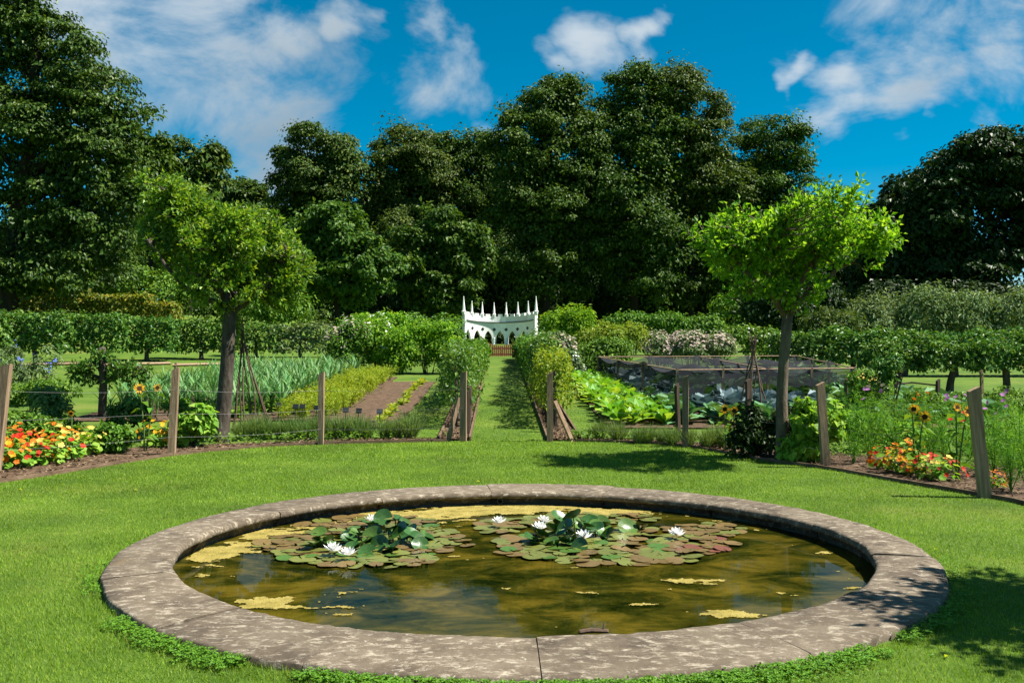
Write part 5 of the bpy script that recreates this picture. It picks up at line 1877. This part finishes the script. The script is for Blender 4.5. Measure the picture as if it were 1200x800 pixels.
for ((u, v), ms, lab) in nr_:
    x, y, z = at(u, v)
    t = nasturtium(ms, 55, (16, 12))
    t.location = (x, y, z + 0.02)
    t.scale = (0.95, 0.95, 0.9) if u < 1120 else (0.5, 0.5, 0.55)
    tag(t, lab, None, 'nasturtiums in the right bed')


def sunflower(label, u, vb, uh, vh, r=0.075, leaves=7, faded=False):
    x, y, z = at(u, vb)
    root = thing('sunflower', label, 'sunflower', (x, y, z))
    top = np.array([X(uh, y) - x, -0.02, Z(vh, y) - z])
    p = np.array([(0, 0, -0.03), top * [0.2, 0, 0.35] + [0.01, 0, 0], top * [0.6, 0, 0.75], top + [0, 0.03, 0]])
    obj('stem', MB().tube(p, [0.012, 0.011, 0.009, 0.007], 6), M_stem, root)
    P = np.array([np.array([np.interp(t, [0, 0.35, 0.75, 1], p[:, k]) for k in range(3)]) for t in np.linspace(0.25, 0.9, leaves)])
    a = np.arange(leaves) * 2.4
    T = np.stack([np.cos(a), np.sin(a), np.full(leaves, -0.1)], -1)
    obj('leaves', MB().leaves(P, T, np.tile([[0, 0, 1.0]], (leaves, 1)), 0.17, 0.11, 0.15, 0.3), L_mid, root)
    fc = unit(np.array([rng.normal() * 0.35, -1.0, rng.uniform(-0.35, 0.45)]))       # the way the flower faces
    ax = unit(np.cross(fc, [0, 0, 1.0]))
    bx_ = np.cross(ax, fc)
    hd = obj('flower_head', MB().tube([top - fc * 0.012, top + fc * 0.006], [r * 0.45, r * 0.48], 12), M_disc, root)
    n = int(rng.integers(13, 19))
    a = np.arange(n) * 2 * math.pi / n + rng.normal(size=n) * 0.08
    T = np.cos(a)[:, None] * ax + np.sin(a)[:, None] * bx_ + fc * rng.uniform(0.0, 0.35, (n, 1))
    Pp = top + T * r * 0.4
    obj('petals', MB().leaves(Pp, T, np.tile(fc[None], (n, 1)) + rng.normal(size=(n, 3)) * 0.15, r * rng.uniform(0.55, 0.85, n), r * 0.34, 0.1, 0.05), F_amber, hd)


sunflower('sunflower on a tall thin stem above the left flower bed', 169, 530, 164, 455)
sunflower('second sunflower head leaning right beside the tall left sunflower', 171, 529, 185, 454, 0.06, 4)
sunflower('sunflower left of the pair above the red and amber drift', 1070, 556, 1070, 479, 0.065)
sunflower('sunflower right of the pair above the red and amber drift', 1074, 557, 1083, 488, 0.07)
sunflower('sunflower just left of the dark leaning post', 1122, 562, 1134, 482, 0.065)
sunflower('small sunflower peeping left of the one by the dark leaning post', 1120, 561, 1121, 477, 0.05)
sunflower('brownish sunflower in front of the netting left of the right tree', 850, 529, 849, 479, 0.07)
sunflower('brownish sunflower against the right wigwam above dark leaves', 860, 531, 860, 481, 0.065)
sunflower('small orange flower on a thin stalk above the left nasturtiums', 84, 540, 84, 484, 0.045, 5)


def cosmos(label, u, v, hgt, flower=None, grp='feathery plants in the right bed'):
    x, y, z = at(u, v)
    t = thing('cosmos_plant', label, 'cosmos', (x, y, z + 0.01), rng.random() * 6, grp)
    obj('leaves', feather_mb(9, hgt, 34, 0.14, 0.38, 0.006), L_feather, t)
    if flower:
        n = 4
        P = np.stack([rng.normal(size=n) * 0.1, rng.normal(size=n) * 0.1, hgt * rng.uniform(0.9, 1.1, n)], -1)
        obj('blossoms', fan_flowers(MB(), P, np.tile([[0, -0.6, 0.7]], (n, 1)) + rng.normal(size=(n, 3)) * 0.3, 0.034, 7), flower, t)
    return t


cs = [(1000, 545, .85), (1018, 542, .9), (1030, 530, .95), (1052, 535, .8), (1005, 525, .9), (1090, 545, .75), (1105, 540, .85), (1120, 555, .7), (1135, 545, .9), (1165, 560, .8), (1180, 552, .9), (1195, 562, .85),
      (1185, 578, .6), (1160, 540, .8), (1085, 528, .8), (1060, 522, .75), (1205, 580, .9), (1130, 530, .8), (1210, 545, .9), (1200, 530, .8)]
fl_ = {1: F_mauve, 5: None, 7: F_red, 9: F_mauve, 10: F_mauve, 6: F_mauve, 2: F_pink, 14: F_orange, 17: F_mauve}
for q, (u, v, hg) in enumerate(cs):
    cosmos(ORD[q] + ' feathery plant of the right bed, ' + ('left' if u < 1060 else 'behind the drift' if u < 1140 else 'right of the dark leaning post') + (' with mauve blooms' if fl_.get(q) is F_mauve else ''), u, v, hg, fl_.get(q))

# leafy things in the two borders
fb = dict(per=46, L=0.07, W=0.042, cr=(0.07, 0.16), droop=0.25)
px_bush('border_shrub', 'dark glossy shrub at the foot of the right tree', 13.2, [(900, 512, 26, 24), (925, 505, 24, 30), (880, 500, 18, 26), (868, 515, 16, 16)], L_dark, 95, **fb)
px_bush('climbing_squash', 'sunlit squash vine climbing by the split-topped post', 12.6, [(950, 505, 16, 30), (938, 525, 18, 18), (972, 490, 14, 22), (945, 480, 14, 16)], L_nast, 55, **{**fb, 'L': 0.10, 'W': 0.085}, cat='squash')
px_bush('climbing_squash', 'squash leaves behind the fence post beside the left tree', 14.4, [(222, 500, 14, 12), (235, 495, 14, 14), (212, 510, 10, 10)], L_nast, 24, **{**fb, 'L': 0.12, 'W': 0.10}, cat='squash')
px_bush('border_shrub', 'dark leafy shrub in the shade left of the grey trunk', 16.8, [(215, 483, 26, 16), (240, 486, 16, 16)], L_mid, 50, **fb)
px_bush('border_shrub', 'shaded green plant between the small dark trunk and the sunflower', 15.5, [(150, 485, 24, 16), (128, 505, 14, 12)], L_apple_dark, 46, **fb)
px_bush('border_shrub', 'leafy green plant behind the pale end of the left nasturtiums', 13.6, [(125, 512, 16, 14), (140, 515, 12, 12)], L_mid, 36, **fb)
px_bush('border_shrub', 'light green low bush behind the left nasturtiums', 16.0, [(55, 470, 18, 16), (70, 478, 14, 14)], L_lav, 40, **fb)
px_bush('border_shrub', 'green plants at the left edge behind the orange flowers', 14.6, [(15, 500, 22, 16), (45, 502, 20, 14), (75, 505, 16, 12)], L_mid, 60, **fb)
px_bush('border_shrub', 'grey-green bush by the left edge with blue flowers', 21, [(10, 425, 18, 22), (45, 440, 22, 14), (55, 425, 14, 16)], L_grey, 60, **{**fb, 'L': 0.09, 'W': 0.03}, flowers=(F_bluefl, 10, 0.05))
px_bush('border_shrub', 'green undergrowth behind the dark shaded shrub', 19.5, [(60, 455, 40, 10), (20, 462, 30, 10)], L_mid, 60, **fb)
px_bush('border_shrub', 'leafy plants at the right of the netting with pale blossoms', 17.5, [(1010, 450, 22, 14), (1030, 462, 20, 16), (1000, 475, 20, 14)], L_mid, 60, **fb, flowers=(F_yellow, 8, 0.04))
px_bush('border_shrub', 'green growth between the right trained trees and the feathery plants', 18.5, [(1080, 472, 34, 14), (1130, 475, 30, 12), (1175, 470, 30, 14), (1215, 470, 20, 16)], L_mid, 110, **fb, flowers=(F_mauve, 8, 0.05))
px_bush('border_shrub', 'small dark climbing plant on the stake right of the netting', 17, [(1037, 440, 9, 18), (1045, 425, 12, 8)], L_apple_dark, 26, **fb)
px_bush('border_shrub', 'low leafy growth at the right edge behind the leaning post', 13.5, [(1185, 515, 26, 22), (1150, 520, 20, 18)], L_feather, 60, **fb)
px_bush('border_shrub', 'green filler among the feathery plants right of the squash vine', 14, [(1000, 505, 18, 22), (1030, 508, 18, 20), (1060, 512, 20, 16), (1095, 515, 18, 14)], L_feather, 90, **fb)

# small dark-trunked tree left
bx, by = at(120, 490)[:2]
b4 = (bx, by, hz(bx, by))
tp = [(0, 0, -.05), (0, 0, .2), (.02, 0, .7), (.0, 0, 1.1), (0, 0, 1.38)]
lb4 = lobes3(b4, by, [(100, 440, 18, 12), (150, 438, 22, 12), (122, 425, 14, 14), (170, 442, 12, 8), (135, 448, 16, 8)], 0.8)
twig_tree('young_fruit_tree', 'small dark-trunked fruit tree with low branches left of the sunflower', b4, tp, np.array([.09, .08, .075, .07, .06]),
          [([(0, 0, .7), (-.2, 0, .9), (-.4, 0, .95)], .03, .01), ([(0, 0, .75), (.3, 0, .95), (.7, 0, 1.0)], .03, .01)], lb4, 90, 20, 0.085, 0.05, L_apple_dark, M_bark)


def small_stakes():
    for q, (u, vb, vt, lab) in enumerate(((1151, 465, 434, 'thin pale stake in the sunny strip under the right trained trees'), (1047, 475, 452, 'short stake left of the low twig frame'), (53, 470, 436, 'weathered stake among blue flowers at the left'),
                                          (992, 486, 444, 'dark stake at the right end of the netting'), (1098, 490, 445, 'dark stake right of the low rail'), (1196, 492, 470, 'short brown stake at the right edge'), (877, 522, 445, 'brown stake between wigwam and right tree'), (795, 515, 450, 'dark stake left of the fence post before the netting'))):
        x, y, z = at(u, vb)
        tag(obj('garden_stake', post_mb(Z(vt, y) - z, 0.06), M_wood if q in (0, 2) else M_wood_dark, None, (x, y, z), (0, rng.normal() * 0.03, rng.random())), lab, 'stake', 'garden stakes')


small_stakes()

# low rails
root = thing('low_rail', 'low weathered timber rail on the grass under the left trained trees', 'rail', (0, 0, 0))
for u0, u1 in ((10, 100), (102, 200), (202, 290), (292, 380)):
    for d in (33.0,):
        xa, xb = X(u0, d), X(u1, d + 1)
        mb = MB().tube([(xa, d, hz(xa, d) + 0.17), (xb, d + 1, hz(xb, d + 1) + 0.17)], 0.055, 4)
        obj('rail', mb, M_wood, root)
    x = X(u0, d) + 0.1
    obj('post', post_mb(0.25, 0.09), M_wood, root, (x, d + 0.05, hz(x, d)))
root = thing('twig_rail', 'low twiggy rail across the plants before the right trained trees', 'rail', (0, 0, 0))
xa, ya, za = at(1050, 487)
xb, yb, zb = at(1098, 490)
obj('rail', MB().tube([(xa, ya, za + 0.62), ((xa + xb) / 2, ya, za + 0.66), (xb, yb, zb + 0.64)], 0.018, 6), M_wood_dark, root)
obj('post', post_mb(0.66, 0.05), M_wood_dark, root, (xa, ya, za))


def low_weeds():
    """small leaves carpeting the borders"""
    mb = MB()
    for c, nr, w, n in ((EL, NL, wl, 5000), (ER, NR, wr, 9000)):
        i = rng.integers(0, len(c), n)
        t = rng.uniform(0.25, 1.35, n)
        p = c[i] + nr[i] * (np.asarray(w)[i] * t)[:, None] + rng.normal(size=(n, 2)) * 0.05
        k = (fbm(p[:, 0], p[:, 1], 77, 4, 1.5) + (t - 0.75) * 0.9 > 0) & ~in_lawn(p[:, 0], p[:, 1])
        p = p[k]
        m = len(p)
        P = np.stack([p[:, 0], p[:, 1], h(p[:, 0], p[:, 1]) + 0.02 + 0.14 * rng.random(m)], -1)
        mb.leaves(P, rdir(m) * [1, 1, 0.5], rdir(m) * 0.5 + [0, 0, 1], rng.uniform(0.03, 0.08, m), rng.uniform(0.02, 0.04, m), 0.15, 0.2)
    o = obj('low_weeds', mb, L_mid)
    tag(o, 'low leafy weeds carpeting the back of the flower beds', 'weeds', kind='stuff')


low_weeds()


# ================================================================ THE WHITE FOLLY AND THE RED GATE
def build_folly():
    cx = X(586, 70)
    gz = hz(cx, 70)
    RA, HA = 2.95, R(60)
    root = thing('garden_folly', 'white curved gothic screen with pinnacles and pointed arches before the wood', 'folly', (cx, 67.5, gz))
    bays = 7
    TH = 0.20
    Z_AP, Z_CO, Z_PA = 1.02, 1.60, 2.08

    def pt(s, r, z):                              # s in -1..1 along the arc
        a = s * HA
        return (r * math.sin(a), r * math.cos(a), z + (0.20 * s * s * min(1.0, max(0.0, (z - 0.5) / 0.5))))

    def spans(bay_f):
        """solid height spans of the wall at fraction bay_f of a bay"""
        x = abs(bay_f - 0.5) * 2                  # 0 at the centre of the arch, 1 at the pier
        if x > 0.70:
            return [(-0.1, Z_CO)]
        k = x / 0.70
        spring = 0.45
        ht = spring + (Z_AP - spring) * ((1 - k) ** 0.62 * 0.72 + (1 - k ** 2.6) * 0.28)
        q = abs(((bay_f + 0.5) % 1.0) - 0.5)
        return [(ht, Z_CO)]

    def wall_mesh(s0, s1, n, fn):
        mb = MB()
        for i in range(n):
            fa, fb_ = i / n, (i + 1) / n
            sa, sb_ = s0 + (s1 - s0) * fa, s0 + (s1 - s0) * fb_
            A, B = fn(fa), fn(fb_)
            if len(A) != len(B):
                A = B = fn((fa + fb_) / 2)
            for (a0, a1), (b0, b1) in zip(A, B):
                V = [pt(sa, RA, a0), pt(sb_, RA, b0), pt(sb_, RA, b1), pt(sa, RA, a1), pt(sa, RA + TH, a0), pt(sb_, RA + TH, b0), pt(sb_, RA + TH, b1), pt(sa, RA + TH, a1)]
                mb.add(V, [(0, 1, 2, 3), (5, 4, 7, 6), (0, 4, 5, 1), (3, 2, 6, 7), (0, 3, 7, 4), (1, 5, 6, 2)])
        return mb

    e = 2.0 / bays
    for b in range(bays):
        s0 = -1 + b * e
        obj('arch_bay', wall_mesh(s0, s0 + e, 28, spans), M_white, root)
        # parapet panel with a step of battlements
        par = obj('parapet', wall_mesh(s0, s0 + e, 4, lambda f: [(Z_CO + 0.075, Z_PA)]), M_white, root)
        for c in (0.5,):
            obj('merlon', wall_mesh(s0 + e * (c - 0.17), s0 + e * (c + 0.17), 2, lambda f: [(Z_PA - 0.003, Z_PA + 0.17)]), M_white, par)
        for c in (0.07, 0.93):
            obj('merlon', wall_mesh(s0 + e * (c - 0.065), s0 + e * (c + 0.065), 1, lambda f: [(Z_PA - 0.003, Z_PA + 0.15)]), M_white, par)
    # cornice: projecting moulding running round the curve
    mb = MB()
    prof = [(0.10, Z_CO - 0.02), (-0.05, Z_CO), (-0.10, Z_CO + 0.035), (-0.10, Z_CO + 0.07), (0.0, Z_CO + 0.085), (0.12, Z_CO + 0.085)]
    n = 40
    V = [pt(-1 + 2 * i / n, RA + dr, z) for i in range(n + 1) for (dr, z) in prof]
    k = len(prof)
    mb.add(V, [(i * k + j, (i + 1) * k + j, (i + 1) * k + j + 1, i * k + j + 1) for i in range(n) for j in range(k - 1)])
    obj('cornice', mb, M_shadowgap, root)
    # slender columns between arches with caps, dark-painted quatrefoil holes above, pinnacles on top
    for b in range(bays + 1):
        s = -1 + b * e
        end = b in (0, bays)
        p = np.array(pt(s, RA - 0.05, 0))
        w = 0.10 if end else 0.065
        prf = [(w * 1.3, -0.1), (w * 1.3, 0.08), (w, 0.12), (w, 0.42), (w * 1.25, 0.46), (w * 1.25, 0.50), (w * 0.9, 0.53)] if not end else [(w * 1.2, -0.1), (w * 1.2, 0.1), (w, 0.14), (w, Z_PA)]
        obj('column', MB().tube([p + [0, 0, z + (0.17 * s * s if z > 1.5 else 0)] for _, z in prf], [r for r, _ in prf], 8), M_white, root)
        tip = 3.32 if end else 3.12
        b0 = Z_PA - 0.02
        r0 = 0.15 if end else 0.115
        pin = [(r0, b0), (r0, b0 + 0.12), (r0 * 1.25, b0 + 0.14), (r0 * 1.25, b0 + 0.18), (r0 * 0.85, b0 + 0.22), (r0 * 0.62, b0 + 0.55), (0.028, tip - 0.1), (0.04, tip - 0.06), (0.008, tip)]
        p = np.array(pt(s, RA + 0.06, 0)) + [0, 0, 0.19 * s * s]
        obj('pinnacle', MB().tube([p + [0, 0, z] for _, z in pin], [r for r, _ in pin], 8), M_white, root)
        if not end:
            # uncut quatrefoil: the hole's shade is painted as a dark inset between arch heads
            c = np.array(pt(s, RA - 0.004, 1.12))
            a = s * HA
            rt = np.array([math.cos(a), -math.sin(a), 0])
            nn = np.array([-math.sin(a), -math.cos(a), 0])
            mq = MB()
            ring_o, ring_i = [], []
            for q in range(16):
                t = q * 2 * math.pi / 16
                rr = 0.095 * (0.78 + 0.30 * abs(math.cos(2 * t)))
                ring_o.append(c + rt * rr * 1.25 * math.cos(t) + np.array([0, 0, rr * 1.25 * math.sin(t)]) + nn * 0.012)
                ring_i.append(c + rt * rr * math.cos(t) + np.array([0, 0, rr * math.sin(t)]) + nn * 0.004)
            mq.add(ring_o + ring_i, [(q, (q + 1) % 16, 16 + (q + 1) % 16, 16 + q) for q in range(16)])
            mq.add(ring_i + [c + nn * 0.002], [(q, (q + 1) % 16, 16) for q in range(16)])
            obj('quatrefoil', mq, M_label, root)


build_folly()


def build_gate():
    d = 41.4
    x0, x1 = X(574, d), X(601.5, d)
    z = hz((x0 + x1) / 2, d)
    root = thing('garden_gate', 'red-brown picket double gate at the end of the grass walk', 'gate', ((x0 + x1) / 2, d, z))
    w = (x1 - x0) / 2
    top = Z(403, d) - z
    for s in (-1, 1):
        obj('gate_post', post_mb(top + 0.06, 0.08), M_red, root, (s * (w + 0.03), 0, 0))
        leaf = obj('gate_leaf', MB().box(-0.02 if s > 0 else -w + 0.03, w - 0.03 if s > 0 else 0.02, -0.012, 0.012, top * 0.18, top * 0.28).box(0.02 if s > 0 else -w + 0.03, w - 0.03 if s > 0 else -0.02, -0.014, 0.010, top * 0.62, top * 0.72), M_red, root)
        for q in range(6):
            x = s * (0.035 + q * (w - 0.08) / 5)
            hh = top * (0.86 + 0.10 * q / 5)
            obj('picket', MB().box(x - 0.030, x + 0.030, -0.028, -0.014, 0.05, hh).add([(x - 0.018, -0.028, hh), (x + 0.018, -0.028, hh), (x + 0.018, -0.014, hh), (x - 0.018, -0.014, hh), (x, -0.021, hh + 0.04)], [(0, 1, 4), (1, 2, 4), (2, 3, 4), (3, 0, 4)]), M_red, leaf)


build_gate()
